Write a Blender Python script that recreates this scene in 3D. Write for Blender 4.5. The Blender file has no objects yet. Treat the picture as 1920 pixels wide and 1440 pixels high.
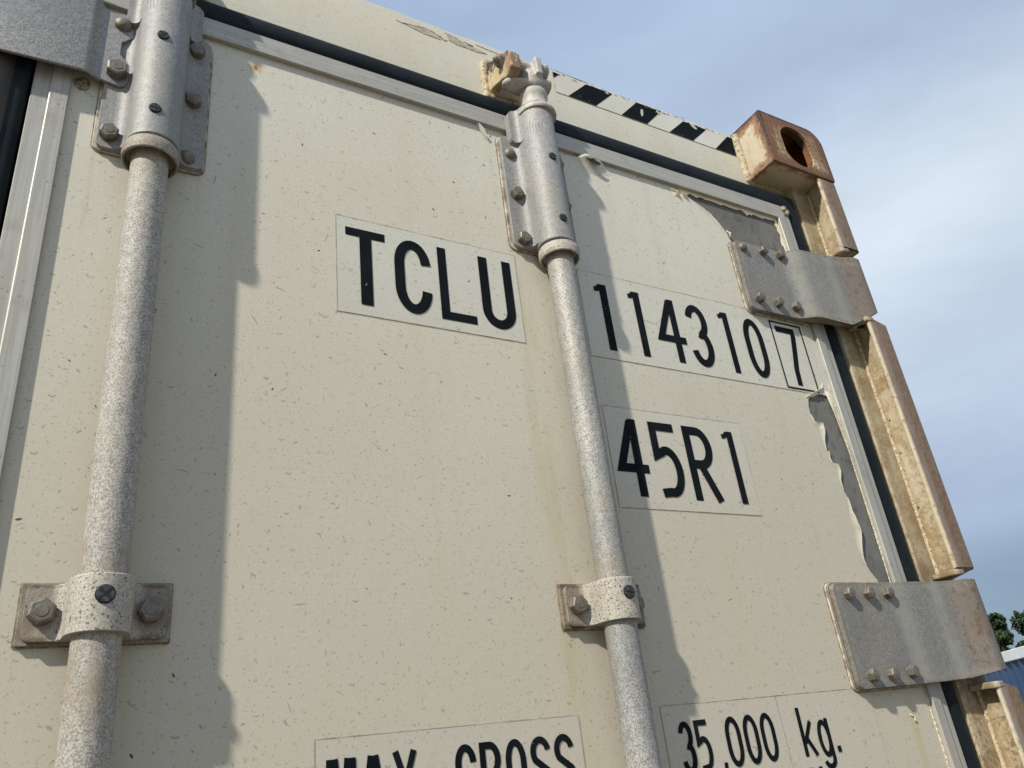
import bpy, bmesh, math, random
from mathutils import Vector, Matrix
R_ = random.Random(7)
sc = bpy.context.scene
C = sc.collection
H = 1.896                                  # height of the camera above the yard; container measurements are taken from there

# ------------------------------------------------------------------ camera, sky, sun, exposure
cam = bpy.data.cameras.new('camera'); camo = bpy.data.objects.new('camera', cam); C.objects.link(camo)
cam.sensor_width = 36.0; cam.lens = 36.0*1479.93/1920.0; cam.clip_start = 0.02; cam.clip_end = 3000
r = Vector((0.86809018, -0.48383016, -0.11103069)); d = Vector((0.12350268, 0.42713939, -0.89571146)); f = Vector((0.4807978, 0.76384574, 0.43054984))
m = Matrix((r, -d, -f)).transposed().to_4x4(); m.translation = Vector((0, -0.6948, H))
camo.matrix_world = m
sc.camera = camo

SUNV = Vector((-2.0, -1.0, 1.95)).normalized()      # towards the sun
EL = math.asin(SUNV.z); AZ = math.atan2(SUNV.x, SUNV.y)
sun = bpy.data.lights.new('sun', 'SUN'); sun.energy = 5.0; sun.angle = math.radians(1.5); sun.color = (1.0, 0.935, 0.82)
suno = bpy.data.objects.new('sun', sun); C.objects.link(suno)
suno.rotation_euler = (-SUNV).to_track_quat('-Z', 'Y').to_euler(); suno.location = (0, 0, 30)

w = bpy.data.worlds.new('World'); sc.world = w; w.use_nodes = True
nt = w.node_tree; nt.nodes.clear()
out = nt.nodes.new('ShaderNodeOutputWorld'); bg = nt.nodes.new('ShaderNodeBackground'); bg.inputs[1].default_value = 0.145
sky = nt.nodes.new('ShaderNodeTexSky'); sky.sky_type = 'NISHITA'; sky.sun_disc = False
sky.sun_elevation = EL; sky.sun_rotation = AZ; sky.air_density = 1.0; sky.dust_density = 1.6; sky.ozone_density = 1.0
tc = nt.nodes.new('ShaderNodeTexCoord')
mp = nt.nodes.new('ShaderNodeMapping'); mp.inputs['Rotation'].default_value = (0.0, 0.0, 0.95); mp.inputs['Scale'].default_value = (1.0, 2.2, 4.5)
n1 = nt.nodes.new('ShaderNodeTexNoise'); n1.inputs['Scale'].default_value = 1.3; n1.inputs['Detail'].default_value = 4; n1.inputs['Roughness'].default_value = 0.5; n1.inputs['Distortion'].default_value = 0.5
rp = nt.nodes.new('ShaderNodeMapRange'); rp.interpolation_type = 'SMOOTHSTEP'; rp.inputs['From Min'].default_value = 0.30; rp.inputs['From Max'].default_value = 0.72
rp.inputs['To Min'].default_value = 0.82; rp.inputs['To Max'].default_value = 0.97
mx = nt.nodes.new('ShaderNodeMix'); mx.data_type = 'RGBA'
sep = nt.nodes.new('ShaderNodeSeparateXYZ'); nt.links.new(tc.outputs['Generated'], sep.inputs[0])
cr = nt.nodes.new('ShaderNodeValToRGB'); cr.color_ramp.interpolation = 'EASE'     # thin high cloud: greyer low down, whitest half way up
E_ = cr.color_ramp.elements; K_ = 0.10                                            # ramp colours are stored times this
for i_, (p_, c_) in enumerate(((0.02, (1.15, 1.75, 2.5)), (0.09, (1.45, 2.05, 2.85)), (0.20, (2.5, 3.1, 4.1)), (0.36, (3.9, 4.5, 5.3)), (0.50, (4.5, 5.05, 5.65)), (0.66, (2.95, 3.65, 4.75)), (0.85, (2.6, 3.45, 4.8)))):
    e_ = E_[i_] if i_ < 2 else E_.new(p_); e_.position = p_; e_.color = (*[v_*K_ for v_ in c_], 1)
nt.links.new(sep.outputs[2], cr.inputs[0])
vm = nt.nodes.new('ShaderNodeVectorMath'); vm.operation = 'SCALE'; nt.links.new(cr.outputs[0], vm.inputs[0])
n2 = nt.nodes.new('ShaderNodeTexNoise'); n2.inputs['Scale'].default_value = 2.6; n2.inputs['Detail'].default_value = 5; n2.inputs['Roughness'].default_value = 0.55; n2.inputs['Distortion'].default_value = 0.3; nt.links.new(mp.outputs[0], n2.inputs['Vector'])
r2 = nt.nodes.new('ShaderNodeMapRange'); r2.inputs['From Min'].default_value = 0.3; r2.inputs['From Max'].default_value = 0.7; r2.inputs['To Min'].default_value = 0.93/K_; r2.inputs['To Max'].default_value = 1.08/K_; nt.links.new(n2.outputs['Fac'], r2.inputs['Value'])
nt.links.new(r2.outputs[0], vm.inputs['Scale']); nt.links.new(vm.outputs[0], mx.inputs['B'])
nt.links.new(tc.outputs['Generated'], mp.inputs[0]); nt.links.new(mp.outputs[0], n1.inputs['Vector']); nt.links.new(n1.outputs['Fac'], rp.inputs['Value'])
nt.links.new(rp.outputs[0], mx.inputs['Factor']); nt.links.new(sky.outputs[0], mx.inputs['A']); nt.links.new(mx.outputs['Result'], bg.inputs[0]); nt.links.new(bg.outputs[0], out.inputs[0])
sc.view_settings.view_transform = 'Standard'; sc.view_settings.look = 'None'; sc.view_settings.exposure = 0.12; sc.view_settings.gamma = 1.0

# ------------------------------------------------------------------ node helpers
class V:
    def __init__(s, g, k): s.g = g; s.k = k
    def _m(s, op, o=None, o2=None, clamp=False): return s.g.math(op, s, o, o2, clamp)
    def __add__(s, o): return s._m('ADD', o)
    def __radd__(s, o): return s._m('ADD', o)
    def __sub__(s, o): return s._m('SUBTRACT', o)
    def __rsub__(s, o): return s.g.math('SUBTRACT', o, s)
    def __mul__(s, o): return s._m('MULTIPLY', o)
    def __rmul__(s, o): return s._m('MULTIPLY', o)
    def __truediv__(s, o): return s._m('DIVIDE', o)
    def abs(s): return s._m('ABSOLUTE')
    def min(s, o): return s._m('MINIMUM', o)
    def max(s, o): return s._m('MAXIMUM', o)
    def clamp(s): return s.g.math('ADD', s, 0.0, None, True)
    def pow(s, o): return s._m('POWER', o)
    def step(s, a, b):
        """smoothly 0 at a to 1 at b (a may be the larger)"""
        if a > b: return 1.0 - s.step(b, a)
        n = s.g.n('ShaderNodeMapRange'); n.interpolation_type = 'SMOOTHSTEP'; n.inputs['From Min'].default_value = a; n.inputs['From Max'].default_value = b
        s.g.t.links.new(s.k, n.inputs['Value']); return V(s.g, n.outputs[0])

class G:
    def __init__(s, name):
        s.m = bpy.data.materials.new(name); s.m.use_nodes = True; s.t = s.m.node_tree
        s.b = s.t.nodes['Principled BSDF']; s._p = None
    def n(s, k): return s.t.nodes.new(k)
    def put(s, inp, v):
        if isinstance(v, V): s.t.links.new(v.k, inp)
        elif isinstance(v, tuple) and len(v) == 3 and inp.type == 'RGBA': inp.default_value = (*v, 1)
        else: inp.default_value = v
    def math(s, op, a, b=None, c=None, clamp=False):
        n = s.n('ShaderNodeMath'); n.operation = op; n.use_clamp = clamp
        s.put(n.inputs[0], a)
        if b is not None: s.put(n.inputs[1], b)
        if c is not None: s.put(n.inputs[2], c)
        return V(s, n.outputs[0])
    @property
    def pos(s):
        if s._p is None: s._p = V(s, s.n('ShaderNodeTexCoord').outputs['Object'])
        return s._p
    def xyz(s, v=None):
        n = s.n('ShaderNodeSeparateXYZ'); s.put(n.inputs[0], v or s.pos); return [V(s, o) for o in n.outputs]
    def vec(s, x, y, z):
        n = s.n('ShaderNodeCombineXYZ')
        for i, q in zip(n.inputs, (x, y, z)): s.put(i, q)
        return V(s, n.outputs[0])
    def map(s, v=None, scale=(1, 1, 1), loc=(0, 0, 0), rot=(0, 0, 0)):
        n = s.n('ShaderNodeMapping'); s.put(n.inputs[0], v or s.pos); n.inputs['Scale'].default_value = scale; n.inputs['Location'].default_value = loc; n.inputs['Rotation'].default_value = rot
        return V(s, n.outputs[0])
    def noise(s, scale, detail=3, rough=0.5, v=None, dist=0.0):
        n = s.n('ShaderNodeTexNoise'); s.put(n.inputs['Vector'], v or s.pos); n.inputs['Scale'].default_value = scale; n.inputs['Detail'].default_value = detail
        n.inputs['Roughness'].default_value = rough; n.inputs['Distortion'].default_value = dist
        return V(s, n.outputs['Fac'])
    def vor(s, scale, v=None, rand=1.0):
        n = s.n('ShaderNodeTexVoronoi'); s.put(n.inputs['Vector'], v or s.pos); n.inputs['Scale'].default_value = scale; n.inputs['Randomness'].default_value = rand
        return V(s, n.outputs['Distance']), V(s, n.outputs['Color']), V(s, n.outputs['Position'])
    def mix(s, f, a, b):
        n = s.n('ShaderNodeMix'); n.data_type = 'RGBA'; s.put(n.inputs['Factor'], f); s.put(n.inputs['A'], a); s.put(n.inputs['B'], b); return V(s, n.outputs['Result'])
    def rgb(s, v):
        n = s.n('ShaderNodeSeparateColor'); s.put(n.inputs[0], v); return [V(s, o) for o in n.outputs[:3]]
    def bump(s, h, dist=0.0005, strength=1.0):
        n = s.n('ShaderNodeBump'); s.put(n.inputs['Height'], h); n.inputs['Distance'].default_value = dist; n.inputs['Strength'].default_value = strength
        s.t.links.new(n.outputs[0], s.b.inputs['Normal'])
    def done(s, col, rough=0.6, metal=0.0, spec=0.5):
        s.put(s.b.inputs['Base Color'], col); s.put(s.b.inputs['Roughness'], rough); s.put(s.b.inputs['Metallic'], metal); s.put(s.b.inputs['Specular IOR Level'], spec)
        return s.m
    def specks(s, cell, ln, wd, dens, seed, ring=False):
        """small marks, each turned its own way, lying on an XZ surface; cell, ln, wd in metres"""
        x, y, z = s.xyz()
        uv = s.vec(x*(1/cell)+seed*3.17, z*(1/cell)+seed*1.31, 0.0)
        n = s.n('ShaderNodeTexVoronoi'); n.voronoi_dimensions = '2D'; n.inputs['Scale'].default_value = 1.0; s.put(n.inputs['Vector'], uv)
        P = V(s, n.outputs['Position']); rr, gg, bb = s.rgb(V(s, n.outputs['Color']))
        px, py, _ = s.xyz(P); ux, uy, _ = s.xyz(uv)
        lx = ux-px; ly = uy-py
        a = rr*6.283; ca = a._m('COSINE'); sa = a._m('SINE')
        k = bb*0.9+0.45
        X = (lx*ca+ly*sa)/k; Y = (ly*ca-lx*sa)/k
        Y = Y + X*X*(rr-0.5)*(3.0)
        wob = (s.noise(2.4, 1, 0.5, uv)-0.5)*0.9
        dd = ((X*(cell/ln)).pow(2.0)+(Y*(cell/wd)).pow(2.0))
        dd = dd.pow(0.5)+wob
        mk = ((dd-0.85).abs().step(0.45, 0.1)*ly.step(0.1*wd/cell, -0.3*wd/cell)) if ring else dd.step(1.1, 0.6)
        return mk*gg.step(1-dens, 1-dens+0.02)*(0.35+bb*0.65)

def sRGB(r_, g_, b_): return tuple(((c/255)/12.92 if c/255 <= 0.04045 else ((c/255+0.055)/1.055)**2.4) for c in (r_, g_, b_))

def grime(g, base, amt=1.0):
    """the rain spots, seeds and fine dirt stuck to the cream paint"""
    col = base
    a0 = g.specks(0.0046, 0.0007, 0.0005, 0.42, 21); col = g.mix((a0*0.55*amt).clamp(), col, (0.17, 0.14, 0.095))
    a2 = g.specks(0.0062, 0.0010, 0.0005, 0.5, 11); col = g.mix((a2*0.38*amt).clamp(), col, (0.20, 0.18, 0.13))
    a3 = g.specks(0.017, 0.0021, 0.0007, 0.5, 12); col = g.mix((a3*0.42*amt).clamp(), col, (0.17, 0.15, 0.11))
    a = g.specks(0.011, 0.0013, 0.0006, 0.5, 1); col = g.mix((a*0.55*amt).clamp(), col, (0.17, 0.15, 0.11))
    b = g.specks(0.026, 0.0022, 0.0009, 0.55, 2); col = g.mix((b*0.5*amt).clamp(), col, (0.16, 0.13, 0.09))
    c = g.specks(0.052, 0.0019, 0.0008, 0.40, 3); col = g.mix((c*1.0*amt).clamp(), col, (0.035, 0.026, 0.018))
    e = g.specks(0.040, 0.0055, 0.0005, 0.34, 4); col = g.mix((e*0.6*amt).clamp(), col, (0.12, 0.10, 0.07))
    h = g.specks(0.024, 0.0020, 0.0017, 0.5, 5, True); col = g.mix((h*0.55*amt).clamp(), col, (0.16, 0.14, 0.10))
    i = g.specks(0.24, 0.0022, 0.0013, 0.45, 6); col = g.mix((i*0.9*amt).clamp(), col, (0.22, 0.07, 0.02))
    return col

def cream(name, a, b, streaks_and_dimming=True, grimy=1.0, rough=0.42):
    g = G(name); x, y, z = g.xyz()
    big = g.noise(2.1, 3, 0.5).step(0.35, 0.65)
    col = g.mix(big, a, b)
    if streaks_and_dimming: col = g.mix((x.step(0.42, 0.75)*z.step(0.75, 0.2)*0.85).clamp(), col, (0.475, 0.47, 0.395))  # greyer lower right; the light falling off there is painted in
    if streaks_and_dimming: col = g.mix((z.step(0.95, -0.15)*0.6+g.noise(3.3, 4, 0.6)*0.4).step(0.22, 0.80)*0.9, col, tuple(c*k for c, k in zip(b, (0.85, 0.83, 0.79))))  # darker and warmer towards the bottom, broken up by noise
    st = g.noise(1.0, 3, 0.55, g.map(scale=(26, 26, 1.1))).step(0.50, 0.78)
    if streaks_and_dimming:
        hung = (x-0.468).abs().step(0.022, 0.004)*z.step(0.62, 0.5) + (x-0.968).abs().step(0.012, 0.002)*z.step(0.05, 0.02)+(x-0.885).abs().step(0.006, 0.001)*z.step(0.58, 0.5)*0.4
        for sx, sz, sw in ((-0.012, 0.585, 0.004), (0.086, 0.585, 0.003), (-0.014, 0.114, 0.003), (0.086, 0.114, 0.004), (0.064, 0.114, 0.006), (0.463, 0.116, 0.004), (0.5640, 0.116, 0.003), (0.5600, 0.585, 0.004), (0.915, 0.572, 0.003), (0.955, 0.572, 0.004), (0.940, 0.031, 0.004), (0.905, 0.031, 0.003), (0.640, 0.780, 0.003), (0.770, 0.772, 0.003)):
            hung = hung+(x-sx).abs().step(sw, sw*0.2)*z.step(sz+0.002, sz-0.004)*z.step(sz-0.20, sz-0.02)*0.55
        col = g.mix((hung*g.noise(9, 3, 0.6, g.map(scale=(6, 6, 1))).step(0.25, 0.7)*0.5).clamp(), col, (0.42, 0.37, 0.20))
    col = g.mix(st*0.30, col, tuple(c*k for c, k in zip(b, (0.86, 0.82, 0.68))))
    fine = g.noise(420, 2, 0.6).step(0.30, 0.74); col = g.mix(fine*0.26, col, tuple(c*0.72 for c in b))
    mott = g.noise(55, 3, 0.6).step(0.52, 0.8); col = g.mix(mott*0.14, col, (0.34, 0.31, 0.22))
    if streaks_and_dimming:
        dx = x-0.1388; dz = z-0.765
        rr = ((dx*dx+dz*dz).pow(0.5)+(g.noise(190, 3)-0.5)*0.012)
        col = g.mix(rr.step(0.010, 0.004)*0.6, col, (0.50, 0.30, 0.08)); col = g.mix(rr.step(0.004, 0.0015)*0.8, col, (0.20, 0.07, 0.02))
    col = grime(g, col, grimy)
    g.bump(g.noise(160, 3, 0.6)+g.noise(9, 2)*1.5, 0.0005, 0.25)
    return g.done(col, g.noise(6, 2).step(0.2, 0.8)*0.12+rough, 0.0, 0.35)

M = {}
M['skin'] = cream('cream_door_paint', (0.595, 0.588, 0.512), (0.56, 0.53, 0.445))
M['header'] = cream('cream_header_paint', (0.51, 0.498, 0.428), (0.475, 0.455, 0.375), False, 0.8, 0.5)
def lab():
    g = G('decal_film'); x, y, z = g.xyz()
    col = g.mix(g.noise(3, 3).step(0.35, 0.65), (0.55, 0.545, 0.48), (0.51, 0.50, 0.43))
    col = g.mix((z.step(0.62, 0.1)*0.9).clamp(), col, (0.475, 0.445, 0.37)); col = g.mix(g.noise(60, 3, 0.6).step(0.52, 0.8)*0.2, col, (0.33, 0.31, 0.24)); col = g.mix(g.noise(420, 2, 0.6).step(0.30, 0.74)*0.2, col, (0.40, 0.38, 0.32)); col = grime(g, col, 1.0)
    return g.done(col, 0.38, 0, 0.4)
M['label'] = lab()
g = G('decal_edge_dirt'); M['edge'] = g.done(g.mix(g.noise(90, 2).step(0.3, 0.7), (0.20, 0.15, 0.11), (0.42, 0.37, 0.28)), 0.9)
g = G('black_vinyl'); c_ = g.mix(g.noise(30, 3).step(0.3, 0.8), (0.004, 0.007, 0.009), (0.009, 0.012, 0.015)); c_ = g.mix((g.specks(0.03, 0.0016, 0.0007, 0.22, 8)*0.6).clamp(), c_, (0.35, 0.34, 0.30)); M['ink'] = g.done(c_, 0.65, 0, 0.06)
g = G('torn_off_backing'); x, y, z = g.xyz()
c_ = g.mix(g.noise(14, 4, 0.6).step(0.3, 0.7), (0.165, 0.165, 0.158), (0.125, 0.125, 0.12)); c_ = g.mix(g.noise(60, 4, 0.65, g.map(scale=(1.6, 1, 0.8))).step(0.54, 0.66)*0.55, c_, (0.065, 0.058, 0.048))
c_ = g.mix(g.noise(24, 3, 0.6, g.map(loc=(3, 1, 8))).step(0.60, 0.74)*0.6, c_, (0.17, 0.12, 0.07)); g.bump(g.noise(120, 3), 0.0006, 0.6); M['backing'] = g.done(c_, 0.9, 0, 0.2)
def alu():
    g = G('weathered_aluminium'); x, y, z = g.xyz()
    ver = (y*0.0+z).step(0.784, 0.787)
    br = g.noise(1, 4, 0.65, g.map(scale=(9, 60, 340))); br2 = g.noise(1, 4, 0.65, g.map(scale=(340, 60, 9)))
    k = br*ver+br2*(1.0-ver)
    col = g.mix(k.step(0.3, 0.7), (0.40, 0.40, 0.365), (0.31, 0.31, 0.28)); col = g.mix(g.noise(30, 4, 0.65).step(0.52, 0.72)*0.6, col, (0.27, 0.245, 0.21))
    col = g.mix(g.noise(5, 2).step(0.4, 0.7)*0.35, col, (0.45, 0.38, 0.33))
    sp, _, _ = g.vor(170); col = g.mix(sp.step(0.22, 0.10)*g.noise(18, 2).step(0.5, 0.62)*0.7, col, (0.14, 0.12, 0.10))
    g.bump(k, 0.0003, 0.3)
    return g.done(col, 0.5, 0.25, 0.5)
M['alu'] = alu()
def rubber():
    g = G('black_rubber_seal'); x, y, z = g.xyz()
    col = g.mix(g.noise(12, 4, 0.6).step(0.3, 0.75), (0.006, 0.010, 0.014), (0.013, 0.019, 0.024))
    top = z.step(0.838, 0.862)*x.step(1.09, 1.03)
    col = g.mix((top*g.noise(70, 4, 0.7).step(0.34, 0.68)*0.75).clamp(), col, (0.13, 0.11, 0.075))
    col = g.mix((g.specks(0.008, 0.0010, 0.0006, 0.4, 9)*0.25).clamp(), col, (0.12, 0.115, 0.095))
    g.bump(g.noise(200, 2), 0.0004, 0.3)
    return g.done(col, 0.62, 0, 0.14)
M['rubber'] = rubber()
g = G('old_astragal_rubber'); M['astragal'] = g.done(g.mix(g.noise(14, 4, 0.6, g.map(scale=(1, 1, 0.4))).step(0.35, 0.7), (0.020, 0.018, 0.018), (0.042, 0.033, 0.030)), 0.5, 0, 0.4)

def stain(g, col, k=1.0, tint=(0.27, 0.215, 0.15)):
    x, y, z = g.xyz(); n = g.noise(55, 4, 0.7)*0.6+g.noise(1, 3, 0.6, g.map(scale=(60, 60, 9)))*0.4
    zone = ((z-0.570).abs().step(0.045, 0.0)*z.step(0.585, 0.575)+(z-0.165).abs().step(0.04, 0.0)+(z-0.09).abs().step(0.055, 0.0)+0.12).clamp()
    return g.mix((zone*n.step(0.36, 0.62)*0.75*k).clamp(), col, tint)
def galv(name, base=(0.46, 0.475, 0.48), pale=(0.60, 0.60, 0.575), spot=(0.23, 0.235, 0.235), dirt=(0.30, 0.25, 0.17), dirty=0.25, spots=0.6, dn=9, rust=None):
    g = G(name); x, y, z = g.xyz()
    k = g.noise(11, 3, 0.6).step(0.3, 0.7)
    col = g.mix(k, base, pale)
    col = g.mix((g.noise(700, 3, 0.8)*0.8+g.noise(160, 3, 0.6)*0.2).step(0.45, 0.56)*spots*0.85, col, spot)
    dd, cc, _ = g.vor(420); r1, g1, b1 = g.rgb(cc)
    col = g.mix((dd.step(0.42, 0.22)*g1.step(0.62, 0.64)*g.noise(22, 2).step(0.3, 0.6)*spots).clamp(), col, tuple(c*0.55 for c in dirt))
    dd, cc, _ = g.vor(150); r1, g1, b1 = g.rgb(cc)
    col = g.mix((dd.step(0.24, 0.12)*g1.step(0.90, 0.92)*spots*0.7).clamp(), col, (0.11, 0.095, 0.08))
    col = g.mix((g.noise(dn, 4, 0.65).step(0.40, 0.74)*dirty).clamp(), col, dirt)
    if rust is not None:
        col = g.mix((x.step(rust, rust+0.045)*g.noise(34, 5, 0.7, g.map(scale=(1.6, 1, 0.7))).step(0.22, 0.55)*0.8).clamp(), col, (0.20, 0.155, 0.12))
        col = g.mix((x.step(rust, rust+0.04)*g.noise(90, 4, 0.7).step(0.52, 0.62)*0.55).clamp(), col, (0.13, 0.065, 0.042))
    g.bump(g.noise(330, 3, 0.6)*0.6+g.noise(60, 2), 0.0006, 0.55)
    return g, col
def galvm(*a, rough=0.55, metal=0.35, st=0.0, **k):
    g, col = galv(*a, **k)
    if st: col = stain(g, col, st)
    return g.done(col, rough, metal, 0.5)
M['rod_l'] = galvm('dusty_galvanised_rod', base=(0.37, 0.37, 0.35), pale=(0.46, 0.46, 0.43), spot=(0.135, 0.125, 0.11), dirt=(0.36, 0.32, 0.26), dirty=0.3, spots=1.0, rough=0.7, metal=0.05, st=0.9)
M['rod_r'] = galvm('galvanised_rod', base=(0.30, 0.315, 0.32), pale=(0.42, 0.42, 0.40), spot=(0.115, 0.115, 0.11), dirty=0.3, spots=0.95, rough=0.6, metal=0.2, st=0.45)
M['galv'] = galvm('galvanised_housing', base=(0.255, 0.265, 0.27), pale=(0.33, 0.335, 0.33), spot=(0.125, 0.128, 0.13), dirty=0.22, spots=0.8, rough=0.62, metal=0.15, st=0.5)
M['galv_dirt'] = galvm('dirty_galvanised', base=(0.29, 0.27, 0.23), pale=(0.36, 0.335, 0.285), spot=(0.15, 0.125, 0.095), dirt=(0.15, 0.105, 0.065), dirty=0.85, spots=0.8, rough=0.7, metal=0.1, dn=30)
def hinge_mat(**k):
    g, col = galv('hinge_galvanised', **k); x, y, z = g.xyz(); n = g.noise(28, 4, 0.65); n2 = g.noise(110, 4, 0.7)
    col = g.mix(((x-0.995).abs().step(0.022, 0.004)*n.step(0.3, 0.6)*0.6+(x-1.066).abs().step(0.018, 0.003)*n.step(0.25, 0.6)*0.65).clamp(), col, (0.30, 0.295, 0.265))  # pale bands paint the highlight along the plate's bends
    ed = (x-0.872).abs().min((z-0.033).abs().min((z-0.162).abs())).min((z-0.574).abs().min((z-0.702).abs()))
    col = g.mix((ed.step(0.020, 0.0)*n2.step(0.38, 0.60)*0.55).clamp(), col, (0.33, 0.315, 0.27))
    col = g.mix((ed.step(0.007, 0.0)*n2.step(0.44, 0.56)*0.8).clamp(), col, (0.16, 0.125, 0.09))
    return g.done(col, 0.6, 0.3, 0.5)
M['hinge'] = hinge_mat(base=(0.215, 0.22, 0.22), pale=(0.28, 0.28, 0.265), spot=(0.10, 0.10, 0.095), dirty=0.25, spots=0.8, rust=1.070)
M['tie'] = galvm('tie_plate_galvanised', base=(0.27, 0.28, 0.283), pale=(0.34, 0.347, 0.345), spot=(0.14, 0.145, 0.148), dirty=0.08, spots=0.85)
g = G('bolt_steel'); c_ = g.mix(g.noise(130, 4, 0.7).step(0.35, 0.65), (0.20, 0.185, 0.16), (0.13, 0.115, 0.09)); g.bump(g.noise(260, 3), 0.0004, 0.5); M['bolt'] = g.done(c_, 0.55, 0.4)
g = G('black_screw'); M['screw'] = g.done(g.mix(g.noise(300, 3).step(0.4, 0.7), (0.02, 0.026, 0.032), (0.07, 0.078, 0.085)), 0.5, 0.2)
g = G('dark_recess'); M['dark'] = g.done((0.01, 0.01, 0.01), 0.9)
g = G('backing_pad'); M['pad'] = g.done(g.mix(g.noise(80, 3, 0.6).step(0.35, 0.7), (0.50, 0.475, 0.40), (0.16, 0.12, 0.085)), 0.8)
g = G('dirt_rim'); M['rim'] = g.done(g.mix(g.noise(140, 3, 0.7).step(0.35, 0.65), (0.13, 0.095, 0.065), (0.33, 0.28, 0.20)), 0.9)
g = G('old_sealant'); M['seal'] = g.done(g.mix(g.noise(120, 4, 0.7).step(0.4, 0.62), (0.40, 0.37, 0.30), (0.13, 0.10, 0.075)), 0.85)
g = G('sealant_line'); M['sealline'] = g.done(g.mix(g.noise(260, 3, 0.7).step(0.4, 0.6), (0.62, 0.60, 0.50), (0.34, 0.30, 0.20)), 0.8)

def edgewear(g, box):
    """distance to the nearest edge of a box-shaped part (m)"""
    x, y, z = g.xyz(); a = []
    for q, (lo, hi) in zip((x, y, z), box): a.append((q-lo).abs().min((q-hi).abs()))
    A, B, Cc = a
    return A.min(B).max(A.max(B).min(Cc))
def casting_mat():
    g = G('rusted_casting_paint'); x, y, z = g.xyz()
    e = edgewear(g, ((0.998, 1.156), (-0.040, 0.138), (0.881, 0.9985)))
    n = g.noise(26, 5, 0.65); n2 = g.noise(75, 5, 0.7); n3 = g.noise(11, 4, 0.6, g.map(loc=(2, 5, 1)))
    paint = g.mix(n3.step(0.35, 0.65), (0.47, 0.42, 0.31), (0.42, 0.35, 0.235))
    front = y.step(-0.034, -0.0385)
    fl = g.noise(170, 5, 0.75)
    st_ = g.noise(1, 4, 0.65, g.map(scale=(120, 120, 16)))
    w_ = e.step(0.030, 0.0)*0.34+n*0.62+n2*0.50+fl*0.34+st_*0.22+front*0.21+(z-0.93)*1.5-0.22
    col = g.mix(w_.step(0.72, 0.84)*0.92, paint, (0.235, 0.145, 0.085))
    col = g.mix((w_+fl*0.3).step(1.02, 1.12)*0.9, col, (0.15, 0.072, 0.042))
    col = g.mix((e.step(0.010, 0.0)*0.42+n2*0.75+fl*0.4+(z-0.95)*3.0).step(0.78, 0.90), col, (0.050, 0.034, 0.028))
    col = g.mix((g.noise(9, 3, 0.6, g.map(scale=(8, 8, 1.2))).step(0.54, 0.70)*fl.step(0.3, 0.6)*0.55).clamp(), col, (0.33, 0.18, 0.08))
    ins = ((x-0.998).abs().min((x-1.156).abs())).min(((y+0.040).abs()).min((z-0.881).abs().min((z-0.9985).abs())))
    col = g.mix(ins.step(0.003, 0.005)*x.step(1.0, 1.004), col, g.mix(n.step(0.4, 0.6), (0.07, 0.035, 0.018), (0.20, 0.085, 0.03)))
    g.bump(n2*0.8+g.noise(220, 3)*0.3, 0.0016, 0.7)
    return g.done(col, 0.75, 0, 0.3)
M['casting'] = casting_mat()
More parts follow.
